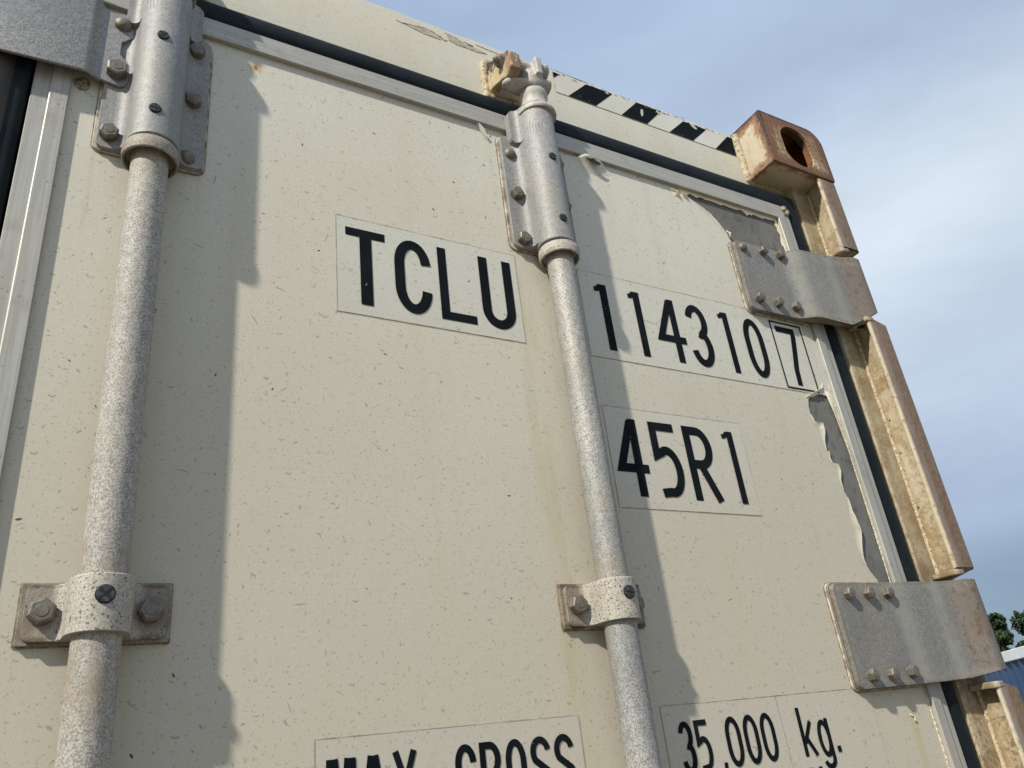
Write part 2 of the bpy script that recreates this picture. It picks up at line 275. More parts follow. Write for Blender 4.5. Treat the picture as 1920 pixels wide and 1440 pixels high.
def post_mat():
    g = G('stained_post_paint'); x, y, z = g.xyz()
    n = g.noise(20, 5, 0.65); n2 = g.noise(85, 4, 0.7); sv = g.noise(1, 4, 0.6, g.map(scale=(70, 70, 2.2)))
    col = g.mix(g.noise(7, 3).step(0.3, 0.7), (0.45, 0.405, 0.30), (0.405, 0.345, 0.235))
    col = g.mix((n*0.6+n2*0.4).step(0.46, 0.62)*0.65, col, (0.30, 0.22, 0.12))
    col = g.mix(sv.step(0.48, 0.70)*0.5, col, (0.28, 0.205, 0.12))
    near = ((y-0.0).abs().step(0.012, 0.0)*(x-1.124).abs().step(0.010, 0.0))
    col = g.mix((near*n2.step(0.2, 0.7)*0.75).clamp(), col, (0.27, 0.18, 0.10))
    mo = g.noise(150, 5, 0.75); col = g.mix((mo*0.7+n*0.5).step(0.56, 0.70)*0.65, col, (0.235, 0.165, 0.08)); col = g.mix((mo*0.6+g.noise(9, 3)*0.6).step(0.66, 0.74)*0.6, col, (0.15, 0.09, 0.05))
    col = g.mix((y.step(-0.008, -0.002)*x.step(1.090, 1.100)*(sv*0.5+n*0.5).step(0.3, 0.6)*0.5).clamp(), col, (0.24, 0.175, 0.095))
    dk, ck, _ = g.vor(42); r1, g1, b1 = g.rgb(ck); col = g.mix((dk.step(0.10, 0.06)*g1.step(0.6, 0.62)).clamp(), col, (0.04, 0.03, 0.022))
    ends = (z-0.595).abs().min((z-0.168).abs()).min((z-0.725).abs()).min((z-0.03).abs())
    col = g.mix(((ends.step(0.045, 0.0))*(n2*0.5+n*0.5).step(0.34, 0.58)*0.85).clamp(), col, (0.17, 0.12, 0.075))
    fr = x.step(1.112, 1.118)*y.step(-0.031, -0.0368)                 # the weathered front lip
    col = g.mix((fr*(sv*0.4+n*0.6).step(0.10, 0.42)*0.92).clamp(), col, (0.175, 0.120, 0.080))
    col = g.mix((fr*(n2*0.45+sv*0.55).step(0.52, 0.62)*0.8).clamp(), col, (0.15, 0.075, 0.048))
    f4 = g.noise(1, 4, 0.75, g.map(scale=(520, 300, 150))); col = g.mix((fr*f4.step(0.50, 0.64)*0.7).clamp(), col, (0.10, 0.055, 0.035)); col = g.mix((fr*f4.step(0.47, 0.36)*0.5).clamp(), col, (0.28, 0.22, 0.165))
    col = g.mix((fr*x.step(1.131, 1.120)*n.step(0.3, 0.6)*0.6).clamp(), col, (0.27, 0.245, 0.225))
    ed = (x-1.111).abs().step(0.005, 0.001)*y.step(-0.024, -0.033)
    col = g.mix(ed*0.55, col, (0.52, 0.47, 0.36)); col = g.mix((ed*n2.step(0.54, 0.62)*0.7).clamp(), col, (0.24, 0.15, 0.09))  # lip edge painted paler where it catches light, then brown flecks
    g.bump(n2+g.noise(260, 2)*0.3, 0.0006, 0.4)
    return g.done(col, 0.62, 0, 0.35)
M['post'] = post_mat()
g = G('painted_weld_bead'); g_n = g.noise(260, 4, 0.7); c_ = g.mix(g_n.step(0.48, 0.64), (0.46, 0.40, 0.28), (0.20, 0.13, 0.07)); g.bump(g_n, 0.0008, 0.7); M['bead'] = g.done(c_, 0.7, 0, 0.3)
def keeper_mat():
    g = G('rusty_keeper_paint'); x, y, z = g.xyz(); n = g.noise(45, 5, 0.7); n2 = g.noise(120, 4, 0.7)
    col = g.mix(n.step(0.35, 0.65), (0.50, 0.44, 0.32), (0.40, 0.31, 0.18))
    tip = (y+(n2-0.5)*0.03).step(-0.022, -0.046)
    f3 = g.noise(300, 4, 0.75)
    col = g.mix((tip*0.22+n2*0.7+f3*0.35).step(0.60, 0.76)*0.85, col, (0.20, 0.105, 0.06))
    col = g.mix((tip*(n*0.6+f3*0.5).step(0.58, 0.68)*0.85).clamp(), col, (0.40, 0.33, 0.23))
    col = g.mix((n*0.75+tip*0.15+(z-0.885)*5.0).step(0.50, 0.62), col, (0.20, 0.085, 0.045))
    col = g.mix((n2*0.6+f3*0.35+tip*0.10+(z-0.888)*8.0).step(0.58, 0.68), col, (0.045, 0.030, 0.026))
    g.bump(n2, 0.0015, 0.8); return g.done(col, 0.75, 0, 0.3)
M['keeper'] = keeper_mat()
g, c_ = galv('worn_cam_iron', base=(0.40, 0.39, 0.36), pale=(0.50, 0.485, 0.44), dirt=(0.20, 0.15, 0.10), dirty=0.5, spots=0.6, dn=40)
x, y, z = g.xyz(); c_ = g.mix((((x-0.514).pow(2.0)+(y+0.0275).pow(2.0)).pow(0.5).step(0.036, 0.05)*g.noise(90, 4, 0.7).step(0.3, 0.6)*0.8).clamp(), c_, (0.07, 0.045, 0.035)); M['cam'] = g.done(c_, 0.65, 0.15)
g = G('white_curled_film'); M['curl'] = g.done(g.mix(g.noise(40, 3).step(0.3, 0.7), (0.78, 0.73, 0.54), (0.66, 0.60, 0.42)), 0.5)
g = G('hazard_tape_white'); c_ = g.mix(g.noise(9, 3).step(0.3, 0.7), (0.62, 0.62, 0.57), (0.56, 0.55, 0.48)); c_ = grime(g, c_, 0.6); M['tape'] = g.done(c_, 0.4)

# ------------------------------------------------------------------ mesh helpers
def obj(name, bm, mats, parent=None, bevel=0.0, seg=2, smooth=None, recalc=True):
    if recalc: bmesh.ops.recalc_face_normals(bm, faces=bm.faces[:])
    me = bpy.data.meshes.new(name); bm.to_mesh(me); bm.free()
    for mm in (mats if isinstance(mats, (list, tuple)) else [mats]): me.materials.append(M[mm] if isinstance(mm, str) else mm)
    o = bpy.data.objects.new(name, me); C.objects.link(o)
    if parent: o.parent = parent
    if bevel:
        b = o.modifiers.new('bevel', 'BEVEL'); b.width = bevel; b.segments = seg; b.limit_method = 'ANGLE'; b.angle_limit = math.radians(35); b.harden_normals = False
    if smooth is not None:
        for p in me.polygons: p.use_smooth = True
        sh = me
        try: me.set_sharp_from_angle(angle=math.radians(smooth))
        except Exception: pass
    return o
def pieces(name, bm, mats, parent, **k):
    """each loose island of bm becomes an object of its own"""
    bm.verts.index_update(); left = set(bm.verts); out = []
    while left:
        st = [left.pop()]; isl = [st[0]]
        while st:
            for e in st.pop().link_edges:
                for v in e.verts:
                    if v in left: left.discard(v); st.append(v); isl.append(v)
        out.append(set(isl))
    for isl in out:
        nb = bmesh.new(); mp_ = {v: nb.verts.new(v.co) for v in isl}
        for fc in bm.faces:
            if fc.verts[0] in isl: nf = nb.faces.new([mp_[v] for v in fc.verts]); nf.material_index = fc.material_index
        yield obj(name, nb, mats, parent, **k)
    bm.free()
def empty(name, label, cat, loc=(0, 0, 0), group=None):
    o = bpy.data.objects.new(name, None); C.objects.link(o); o.location = loc; o['label'] = label; o['category'] = cat; o.empty_display_size = 0.2
    if group: o['group'] = group
    return o
def box(bm, x0, x1, y0, y1, z0, z1, mi=0):
    vs = [bm.verts.new((x, y, z)) for x in (x0, x1) for y in (y0, y1) for z in (z0, z1)]
    for q in ((0, 1, 3, 2), (4, 6, 7, 5), (0, 4, 5, 1), (2, 3, 7, 6), (0, 2, 6, 4), (1, 5, 7, 3)):
        fc = bm.faces.new([vs[i] for i in q]); fc.material_index = mi
def prism(bm, pts, ax, a, b, mi=0, ends=True):
    """extrude the 2-D outline pts along axis ax from a to b"""
    def P(p, t): return {'x': (t, p[0], p[1]), 'y': (p[0], t, p[1]), 'z': (p[0], p[1], t)}[ax]
    A = [bm.verts.new(P(p, a)) for p in pts]; B = [bm.verts.new(P(p, b)) for p in pts]; n = len(pts)
    for i in range(n):
        fc = bm.faces.new((A[i], A[(i+1) % n], B[(i+1) % n], B[i])); fc.material_index = mi
    if ends:
        for L in (A, B[::-1]):
            fc = bm.faces.new(L); fc.material_index = mi
def cyl(bm, c, r_, h, ax='z', n=32, r2=None, mi=0, rot=0.0):
    r2 = r_ if r2 is None else r2
    def P(a, rr, t):
        u, v = rr*math.cos(a), rr*math.sin(a)
        return {'z': (c[0]+u, c[1]+v, c[2]+t), 'y': (c[0]+u, c[1]+t, c[2]+v), 'x': (c[0]+t, c[1]+u, c[2]+v)}[ax]
    A = [bm.verts.new(P(rot+2*math.pi*i/n, r_, 0)) for i in range(n)]; B = [bm.verts.new(P(rot+2*math.pi*i/n, r2, h)) for i in range(n)]
    for i in range(n): fc = bm.faces.new((A[i], A[(i+1) % n], B[(i+1) % n], B[i])); fc.material_index = mi
    for L in (A, B[::-1]): fc = bm.faces.new(L); fc.material_index = mi
def lathe(bm, cx, cy, prof, n=40):
    """prof: [(r, z)] turned about a vertical axis"""
    rings = [[bm.verts.new((cx+r_*math.cos(2*math.pi*i/n), cy+r_*math.sin(2*math.pi*i/n), z_)) for i in range(n)] for r_, z_ in prof]
    for A, B in zip(rings, rings[1:]):
        for i in range(n): bm.faces.new((A[i], A[(i+1) % n], B[(i+1) % n], B[i]))
    bm.faces.new(rings[0]); bm.faces.new(rings[-1][::-1])
def rrect(x0, x1, z0, z1, r_, k=5, corners=(1, 1, 1, 1)):
    pts = []
    for (cx, cz, a0), on in zip(((x1-r_, z1-r_, 0), (x0+r_, z1-r_, 90), (x0+r_, z0+r_, 180), (x1-r_, z0+r_, 270)), corners):
        if on: pts += [(cx+r_*math.cos(math.radians(a0+90*i/k)), cz+r_*math.sin(math.radians(a0+90*i/k))) for i in range(k+1)]
        else: pts.append((cx+r_*(1 if a0 in (0, 270) else -1), cz+r_*(1 if a0 in (0, 90) else -1)))
    return pts
def ring(bm, rect, prof, closed_bottom=False):
    """sweep prof [(outward, y)] round three sides (left, top, right) of rect (x0, x1, ztop, zbot), mitred at the corners"""
    x0, x1, zt, zb = rect; cols = []
    for dd, y in prof:
        cols.append([(x0-dd, y, zb), (x0-dd, y, zt+dd), (x1+dd, y, zt+dd), (x1+dd, y, zb)])
    # subdivide the runs a little
    vs = [[bm.verts.new(p) for p in c] for c in cols]
    for A, B in zip(vs, vs[1:]):
        for i in range(3): bm.faces.new((A[i], A[i+1], B[i+1], B[i]))

def jag(pts, step, amp, seed):
    q = random.Random(seed); o = []
    for (xa, za), (xb, zb) in zip(pts, pts[1:]):
        L = math.hypot(xb-xa, zb-za); n = max(1, int(L/step))
        for i in range(n):
            t = i/n; nx, nz = (zb-za)/L, -(xb-xa)/L; j = q.uniform(-amp, amp) if 0 < i else 0
            o.append((xa+(xb-xa)*t+nx*j, za+(zb-za)*t+nz*j))
    o.append(pts[-1]); return o

# ------------------------------------------------------------------ the yard (setting)
g = G('gravel'); c_ = g.mix(g.noise(0.6, 4).step(0.35, 0.7), (0.20, 0.17, 0.125), (0.16, 0.135, 0.10)); dd_, cc_, _ = g.vor(28); r1, g1, b1 = g.rgb(cc_)
c_ = g.mix(g1*0.5, c_, (0.26, 0.23, 0.18)); c_ = g.mix(dd_.step(0.5, 0.9)*0.5, c_, (0.11, 0.10, 0.08)); g.bump(dd_*-1.0, 0.02, 0.6); M['gravel'] = g.done(c_, 0.95, 0, 0.2)
bm = bmesh.new(); bmesh.ops.create_grid(bm, x_segments=8, y_segments=8, size=600)
ground = obj('ground', bm, 'gravel'); ground['kind'] = 'structure'

# ------------------------------------------------------------------ the container
root = empty('shipping_container', 'cream refrigerated shipping container with galvanised door rods, rusty corner casting and black number decals', 'shipping container', (0, 0, H))
XC = -0.10                                   # centre line between the two doors
XL = 2*XC-1.156                              # outer left side

# body behind the door frame
bm = bmesh.new(); box(bm, XL+0.006, 1.150, 0.10, 12.1, -1.74, 0.962)
obj('side_and_roof_shell', bm, 'header', root, 0.004)
bm = bmesh.new(); box(bm, XL, 1.156, 0.0, 0.12, -1.886, -1.75); obj('door_sill', bm, 'header', root, 0.004)
bm = bmesh.new(); box(bm, XL+0.07, 1.09, 0.03, 0.10, -1.75, 0.80); obj('door_core', bm, 'dark', root)

# header beam, its top edge a little dented and chipped
bm = bmesh.new()
NX = 240
def hz(x_): return 0.9862+0.0007*math.sin(x_*41)+0.0006*math.sin(x_*97+1)
prof = [(0.022, 0.835), (0.022, -1), (0.026, -2), (0.13, -2), (0.13, 0.835)]
cols = []
for i in range(NX+1):
    xx = (XL+0.15)+(1.01-XL-0.15)*i/NX; zt = hz(xx)
    cols.append([bm.verts.new(p) for p in ((xx, 0.022, 0.835), (xx, 0.0217, zt-0.004), (xx, 0.0235, zt-0.001), (xx, 0.028, zt), (xx, 0.14, zt), (xx, 0.14, 0.835))])
for A, B in zip(cols, cols[1:]):
    for k in range(6): bm.faces.new((A[k], A[(k+1) % 6], B[(k+1) % 6], B[k]))
bm.faces.new(cols[0]); bm.faces.new(cols[-1][::-1])
header = obj('header_beam', bm, 'header', root, smooth=50)
box_h = bmesh.new(); box(box_h, 1.012, 1.140, 0.0215, 0.10, 0.835, 0.884); obj('header_end_gusset', box_h, 'post', header, 0.001)

# flakes of lifted paint along the top edge of the header
bm = bmesh.new()
def flake(pts, y, mi=0, th=0.0006):
    prism(bm, pts, 'y', y, y-th, mi)
def ragged(x0, x1, z0, z1, n, jit, y, mi=0, seed=0):
    q = random.Random(seed); top = [(x0+(x1-x0)*i/n, z1+q.uniform(-jit, jit)) for i in range(n+1)]
    bot = [(x1-(x1-x0)*i/n, z0+q.uniform(-jit, jit)) for i in range(n+1)]
    flake(top+bot, y, mi)
def crack(pts, w_, seed, y=0.0212):
    q = random.Random(seed); o = []
    for (xa, za), (xb, zb) in zip(pts, pts[1:]):
        for k in range(7): t = k/7; o.append((xa+(xb-xa)*t+q.uniform(-1, 1)*0.0004, za+(zb-za)*t+q.uniform(-1, 1)*0.0003))
    o.append(pts[-1]); n = len(o); up = [(a, b+1.5*w_*q.uniform(0.1, 1.0)*min(1, 4*min(i, n-1-i)/n)) for i, (a, b) in enumerate(o)]
    prism(bm, o+up[::-1][1:-1], 'y', 0.0217, y)
crack([(0.3330, 0.9660), (0.3420, 0.9640), (0.3530, 0.9665), (0.3660, 0.9690), (0.3800, 0.9705), (0.3930, 0.9690)], 0.0012, 1)
crack([(0.3440, 0.9645), (0.3600, 0.9610), (0.3760, 0.9585), (0.3920, 0.9580), (0.4020, 0.9585)], 0.0011, 2)
crack([(0.3900, 0.9680), (0.3990, 0.9640), (0.4080, 0.9590), (0.4130, 0.9615)], 0.0022, 3)
crack([(0.4100, 0.9770), (0.4280, 0.9740), (0.4420, 0.9670), (0.4560, 0.9690), (0.4400, 0.9725)], 0.0013, 4)
crack([(0.4150, 0.9640), (0.4290, 0.9600), (0.4430, 0.9610), (0.4600, 0.9600), (0.4790, 0.9640)], 0.0020, 5)
crack([(0.4600, 0.9760), (0.4800, 0.9740), (0.5000, 0.9735)], 0.0007, 6)
crack([(0.5950, 0.9850), (0.6150, 0.9835), (0.6400, 0.9830), (0.6700, 0.9832)], 0.0010, 7)
M['chip'] = (lambda g: g.done(g.mix(g.noise(200, 3).step(0.35, 0.6), (0.47, 0.41, 0.33), (0.24, 0.185, 0.14)), 0.9))(G('lifted_paint_edge'))
list(pieces('paint_flake', bm, 'chip', header))
M['bare'] = (lambda g: g.done(g.mix(g.noise(120, 4, 0.7).step(0.35, 0.65), (0.47, 0.42, 0.345), (0.33, 0.28, 0.22)), 0.8))(G('peeled_header_paint'))
for pp in ([(0.3460, 0.9638), (0.3600, 0.9614), (0.3760, 0.9592), (0.3920, 0.9588), (0.4010, 0.9590), (0.3980, 0.9640), (0.3900, 0.9684), (0.3800, 0.9702), (0.3660, 0.9686), (0.3540, 0.9664)], [(0.4160, 0.9646), (0.4290, 0.9608), (0.4430, 0.9616), (0.4600, 0.9608), (0.4780, 0.9642), (0.4560, 0.9684), (0.4420, 0.9668), (0.4280, 0.9734), (0.4120, 0.9760)]):
    bm = bmesh.new(); prism(bm, jag(pp+[pp[0]], 0.002, 0.0004, 3)[:-1], 'y', 0.0218, 0.0214); obj('peeled_patch', bm, 'bare', header)

# hazard tape
bm = bmesh.new()
q = random.Random(5); top = []; x_ = 0.987
while x_ > 0.598:
    top.append((x_, 0.9800+q.uniform(-0.0012, 0.0016)-(0.0035 if 0.86 < x_ < 0.91 or 0.94 < x_ else 0)-(0.002 if 0.68 < x_ < 0.74 else 0))); x_ -= q.uniform(0.003, 0.008)
prism(bm, [(0.599, 0.936), (0.9845, 0.936)]+top+[(0.598, 0.979)], 'y', 0.0216, 0.0211)
tape = obj('hazard_tape', bm, 'tape', header)
bm = bmesh.new()
def stripe(xb0, xb1, lean=0.0405, z0=0.9363, z1=0.9785, xmax=0.9865, jag=0.0008, sd=0):
    q = random.Random(sd); n = 9; t = []
    for i in range(n+1):
        xx = min(xb1+lean-(xb1-xb0)*i/n, xmax); t.append((xx, z1+q.uniform(-jag*2, jag)))
    pts = [(xb0, z0), (min(xb1, 0.9845), z0)]+t
    prism(bm, pts, 'y', 0.0210, 0.0207)
stripe(0.6219, 0.6751, sd=1, jag=0.0004); stripe(0.7267, 0.7800, sd=2, z1=0.9800, jag=0.0004); stripe(0.8290, 0.8824, z1=0.9765, sd=3, jag=0.0005); stripe(0.9350, 0.9845, lean=0.0395, z1=0.9785, sd=4, jag=0.0004)
prism(bm, [(0.5985, 0.9655), (0.6115, 0.9785), (0.5982, 0.9785)], 'y', 0.0210, 0.0207)
list(pieces('black_stripe', bm, 'ink', tape))
bm = bmesh.new()
for pts in ([(0.771, 0.950), (0.774, 0.951), (0.7765, 0.958), (0.7775, 0.966), (0.775, 0.968), (0.772, 0.964), (0.7705, 0.956)], [(0.808, 0.975), (0.812, 0.971), (0.817, 0.972), (0.816, 0.976), (0.811, 0.979)], [(0.700, 0.976), (0.704, 0.973), (0.708, 0.974), (0.706, 0.978)], [(0.884, 0.974), (0.890, 0.968), (0.897, 0.966), (0.900, 0.970), (0.892, 0.976)]):
    prism(bm, pts, 'y', 0.0206, 0.0204)
list(pieces('tape_tear', bm, 'header', tape))
bm = bmesh.new()
for (xa, za, xb, zb, wd) in ((0.599, 0.9357, 0.985, 0.9357, 0.0006), (0.5985, 0.936, 0.5975, 0.979, 0.0006)):
    if abs(zb-za) < 0.01: prism(bm, [(xa, za-wd), (xb, zb-wd), (xb, zb), (xa, za)], 'y', 0.0216, 0.0213)
    else: prism(bm, [(xa-wd, za), (xa, za), (xb, zb), (xb-wd, zb)], 'y', 0.0216, 0.0213)
for k in range(26):
    q = random.Random(50+k); xa = 0.60+k*0.0145+q.uniform(0, 0.006); za = 0.9805+q.uniform(-0.004, 0.0015); ln = q.uniform(0.004, 0.013); an = q.uniform(-0.35, 0.35)
    prism(bm, [(xa, za), (xa+ln*0.5, za+0.5*ln*an-0.0004), (xa+ln, za+ln*an), (xa+ln*0.5, za+0.5*ln*an+0.0005)], 'y', 0.0207, 0.0202)
obj('tape_dirt_edge', bm, 'edge', tape)

# ------------------------------------------------------------------ door panel, torn at the top and at the right-hand edge
TOP_TEAR = jag([(0.805, 0.7748), (0.8150, 0.7700), (0.8300, 0.7620), (0.8470, 0.7530), (0.8610, 0.7385), (0.8740, 0.7210), (0.8800, 0.7060), (0.8900, 0.6950)], 0.0035, 0.0006, 3)
SIDE_TEAR = jag([(0.9915, 0.4560), (0.9820, 0.4535), (0.9600, 0.4440), (0.9520, 0.4370), (0.9480, 0.4250), (0.9470, 0.4130), (0.9500, 0.4005), (0.9665, 0.3998), (0.9655, 0.3860), (0.9600, 0.3720), (0.9585, 0.3560), (0.9635, 0.3550), (0.9610, 0.3440), (0.9625, 0.3370),
                 (0.9740, 0.3360), (0.9745, 0.3250), (0.9690, 0.3110), (0.9695, 0.2960), (0.9735, 0.2850), (0.9730, 0.2660), (0.9750, 0.2490), (0.9770, 0.2360), (0.9740, 0.2270), (0.9685, 0.2100), (0.9670, 0.1960), (0.9720, 0.1820), (0.9820, 0.1690), (0.9850, 0.1600)], 0.006, 0.0005, 4)
ZB = -1.75
outline = [(-0.0405, ZB), (-0.0405, 0.7870), (0.7300, 0.7870), (0.7900, 0.7855), (0.8050, 0.7748)]+TOP_TEAR[1:]+[(0.8900, 0.6700), (1.0120, 0.6700), (1.0120, 0.4650), (1.0000, 0.4600)]+SIDE_TEAR+[(0.9850, 0.1200), (1.0120, 0.1200), (1.0120, ZB)]
def sheet(bm, pts, y, th, mi=0):
    vs = [bm.verts.new((a, y, b)) for a, b in pts]
    es = [bm.edges.new((vs[i], vs[(i+1) % len(vs)])) for i in range(len(vs))]
    r_ = bmesh.ops.triangle_fill(bm, use_beauty=True, use_dissolve=False, edges=es)
    fs = [e for e in r_['geom'] if isinstance(e, bmesh.types.BMFace)]
    for fc in fs: fc.normal_update()
    if sum(fc.normal.y*fc.calc_area() for fc in fs) > 0: bmesh.ops.reverse_faces(bm, faces=fs)
    ex = bmesh.ops.extrude_face_region(bm, geom=fs)
    for v in ex['geom']:
        if isinstance(v, bmesh.types.BMVert): v.co.y += th
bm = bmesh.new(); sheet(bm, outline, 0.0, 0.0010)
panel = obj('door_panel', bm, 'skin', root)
bm = bmesh.new(); box(bm, -0.038, 1.030, 0.0016, 0.028, ZB, 0.7900); obj('exposed_backing', bm, 'backing', panel)
# sliver of film still stuck beside the trim, and ragged scraps below the top trim
bm = bmesh.new()
edgeL = [(0.9935, 0.4560), (0.9985, 0.4200), (1.0030, 0.3860), (1.0060, 0.3400), (1.0070, 0.3000), (1.0078, 0.2600), (1.0085, 0.2100), (1.0070, 0.1670)]
vs = []
for i, (xx, zz) in enumerate(edgeL):
    vs.append([bm.verts.new((xx, -0.0012-0.0012*abs(math.sin(i*1.7)), zz)), bm.verts.new(((xx+1.0115)/2, 0.0, zz)), bm.verts.new((1.0118, -0.0004, zz))])
for A, B in zip(vs, vs[1:]):
    for k in range(2): bm.faces.new((A[k], A[k+1], B[k+1], B[k]))
o = obj('hanging_film_strip', bm, 'skin', panel, smooth=60); s_ = o.modifiers.new('thick', 'SOLIDIFY'); s_.thickness = 0.0006
bm = bmesh.new(); q = random.Random(9); pts = [(0.79, 0.788)]
xx = 0.79
while xx < 1.004: pts.append((xx, 0.7805+q.uniform(-0.0028, 0.0022)-0.004*(0.93 < xx < 0.95))); xx += q.uniform(0.004, 0.011)
sheet(bm, pts+[(1.004, 0.788)], -0.0004, 0.0008)
pts = [(1.0116, 0.700), (1.0116, 0.787), (1.000, 0.787)]; zz = 0.781
while zz > 0.705: pts.append((1.0045+q.uniform(-0.003, 0.0025)+0.0035*((0.775-zz)/0.07), zz)); zz -= q.uniform(0.004, 0.009)
sheet(bm, pts[::-1], -0.0003, 0.0008)
list(pieces('ragged_film_scrap', bm, 'curl', panel))

def curl(bm, path, out, width, roll, y0=-0.0002, seed=0, var=0.5, off=0.55):
    """a strip along the torn edge whose free side lifts off and rolls forward; out = direction towards the tear"""
    q = random.Random(seed); rows = []; K = 6; n = len(path); wv = [q.uniform(1-var, 1+var) for _ in range(n)]
    for i, (xx, zz) in enumerate(path):
        a = path[max(0, i-1)]; b = path[min(n-1, i+1)]; L = math.hypot(b[0]-a[0], b[1]-a[1]) or 1
        nx, nz = out*(b[1]-a[1])/L, -out*(b[0]-a[0])/L
        w_ = width*wv[i]*min(1, 0.15+2.2*min(i, n-1-i)/n); row = []
        for k in range(K+1):
            th = roll*k/K; rad = w_/roll
            u = rad*math.sin(th); h = rad*(1-math.cos(th))
            row.append(bm.verts.new((xx+nx*(u-w_*off), y0-h, zz+nz*(u-w_*off))))
        rows.append(row)
    for A, B in zip(rows, rows[1:]):
        for k in range(K): bm.faces.new((A[k], A[k+1], B[k+1], B[k]))
bm = bmesh.new()
bmw = bmesh.new(); nn = len(SIDE_TEAR)
curl(bmw, SIDE_TEAR[int(nn*0.20):int(nn*0.44)], -1, 0.0110, 0.50, seed=1, var=0.15, off=1.0); curl(bmw, SIDE_TEAR[int(nn*0.44):int(nn*0.62)], -1, 0.0070, 0.50, seed=11, var=0.15, off=1.0); curl(bmw, SIDE_TEAR[int(nn*0.62):-4], -1, 0.0130, 0.50, seed=2, var=0.12, off=1.0)
curl(bmw, TOP_TEAR[1:-6], -1, 0.0060, 0.45, seed=4, var=0.2, off=1.0)
list(pieces('lifted_edge', bmw, 'skin', panel, smooth=80))
curl(bm, jag([(0.9480, 0.4400), (0.9640, 0.4470), (0.9800, 0.4545), (0.9900, 0.4600), (0.9955, 0.4690)], 0.004, 0.0002, 2), -1, 0.009, 1.5, seed=3, var=0.15)
curl(bm, jag([(0.7710, 0.7790), (0.7790, 0.7750), (0.7830, 0.7700), (0.7880, 0.7760)], 0.003, 0.0004, 6), -1, 0.008, 2.0, seed=5, var=0.3)
curl(bm, jag([(0.7930, 0.7765), (0.7990, 0.7735), (0.8040, 0.7690), (0.8060, 0.7745)], 0.003, 0.0004, 7), -1, 0.009, 2.0, seed=6, var=0.3)
curl(bm, jag([(0.8745, 0.7260), (0.8775, 0.7190), (0.8800, 0.7125)], 0.003, 0.0003, 8), 1, 0.007, 2.2, seed=7, var=0.2)
curl(bm, jag([(0.9640, 0.0000), (0.9690, -0.0040), (0.9700, -0.0100)], 0.003, 0.0004, 8), 1, 0.006, 1.8, seed=9, var=0.2)
for o in pieces('curled_film', bm, 'curl', panel, smooth=60): s_ = o.modifiers.new('thick', 'SOLIDIFY'); s_.thickness = 0.0005
# blistered film peeling below the top trim beside the right-hand rod
bm = bmesh.new(); rows = []
for i in range(31):
    t = i/30; xx = 0.563+0.125*t; lift = 0.0105*max(0, math.sin(math.pi*min(1, max(0, (t-0.18)/0.5))))**2; row = []
    hgt = 0.006+0.026*math.sin(math.pi*min(1, t*1.05+0.02))**0.8
    for k in range(9):
        s = k/8
        row.append(bm.verts.new((xx+0.002*math.sin(9*s+7*t), 0.0006-0.0016*s*math.sin(math.pi*t)-lift*s**2.2*(1+0.25*math.sin(23*t))-0.0009*abs(math.sin(14*t+3*s))*s*math.sin(math.pi*t), 0.7848-hgt*(1-s)-0.0035*s*(0.6+0.4*math.sin(31*t)))))
    rows.append(row)
for A, B in zip(rows, rows[1:]):
    for k in range(8): bm.faces.new((A[k], A[k+1], B[k+1], B[k]))
o = obj('lifted_film', bm, 'skin', panel, smooth=80); s_ = o.modifiers.new('thick', 'SOLIDIFY'); s_.thickness = 0.0004
bm = bmesh.new()
prism(bm, [(0.6065, 0.7790), (0.6150, 0.7740), (0.6260, 0.7705), (0.6330, 0.7760), (0.6250, 0.7790), (0.6160, 0.7835)], 'y', -0.0090, -0.0094)
obj('film_hole', bm, 'dark', panel)
bm = bmesh.new(); flap = [(0.430, 0.7845, -0.0008), (0.4330, 0.7845, -0.0060), (0.4460, 0.7620, -0.0020), (0.4400, 0.7750, -0.0070)]
vv = [bm.verts.new((a, c, b)) for a, b, c in flap]; bm.faces.new((vv[0], vv[3], vv[2])); bm.faces.new((vv[0], vv[1], vv[3])); bm.faces.new((vv[1], vv[2], vv[3]))
obj('torn_flap', bm, 'skin', panel)

# trim and seal, swept round the door
TR = (-0.0405, 1.0100, 0.7860, ZB)
bm = bmesh.new(); ring(bm, TR, [(0.0, 0.002), (0.0, -0.0052), (0.0008, -0.0062), (0.0158, -0.0062), (0.0168, -0.0055), (0.0172, -0.0030), (0.0312, -0.0030), (0.0320, -0.0020), (0.0320, 0.0280)])
obj('edge_trim', bm, 'alu', root)
bm = bmesh.new(); ring(bm, TR, [(0.0335, 0.024), (0.0340, 0.006), (0.0355, 0.0), (0.0400, -0.0035), (0.0470, -0.0052), (0.0550, -0.0040), (0.0620, 0.0000), (0.0690, 0.0065), (0.0740, 0.0130), (0.0775, 0.0200), (0.0780, 0.0290)])
obj('door_seal', bm, 'rubber', root, smooth=60)
bm = bmesh.new(); ring(bm, (-0.0405, 1.0090, 0.7850, ZB), [(-0.0015, -0.0001), (-0.0008, -0.0016), (0.0004, -0.0022)])
bm2 = bmesh.new(); box(bm2, 1.0075, 1.0097, -0.0012, 0.0004, ZB, 0.470); bm.free(); obj('trim_sealant', bm2, 'sealline', root, 0.0004)
bm = bmesh.new(); q = random.Random(4)
for (cx, cz, rr) in ((1.0335, 0.8120, 0.0060), (1.0395, 0.8060, 0.0055), (1.0360, 0.8010, 0.0045)):
    bmesh.ops.create_icosphere(bm, subdivisions=3, radius=rr, matrix=Matrix.Translation((cx, -0.0045, cz)) @ Matrix.Diagonal((1, 0.6, 1, 1)))
for v in bm.verts: v.co += Vector((q.uniform(-1, 1), q.uniform(-1, 1), q.uniform(-1, 1)))*0.0003
obj('sealant_blob', bm, 'seal', root, smooth=80)
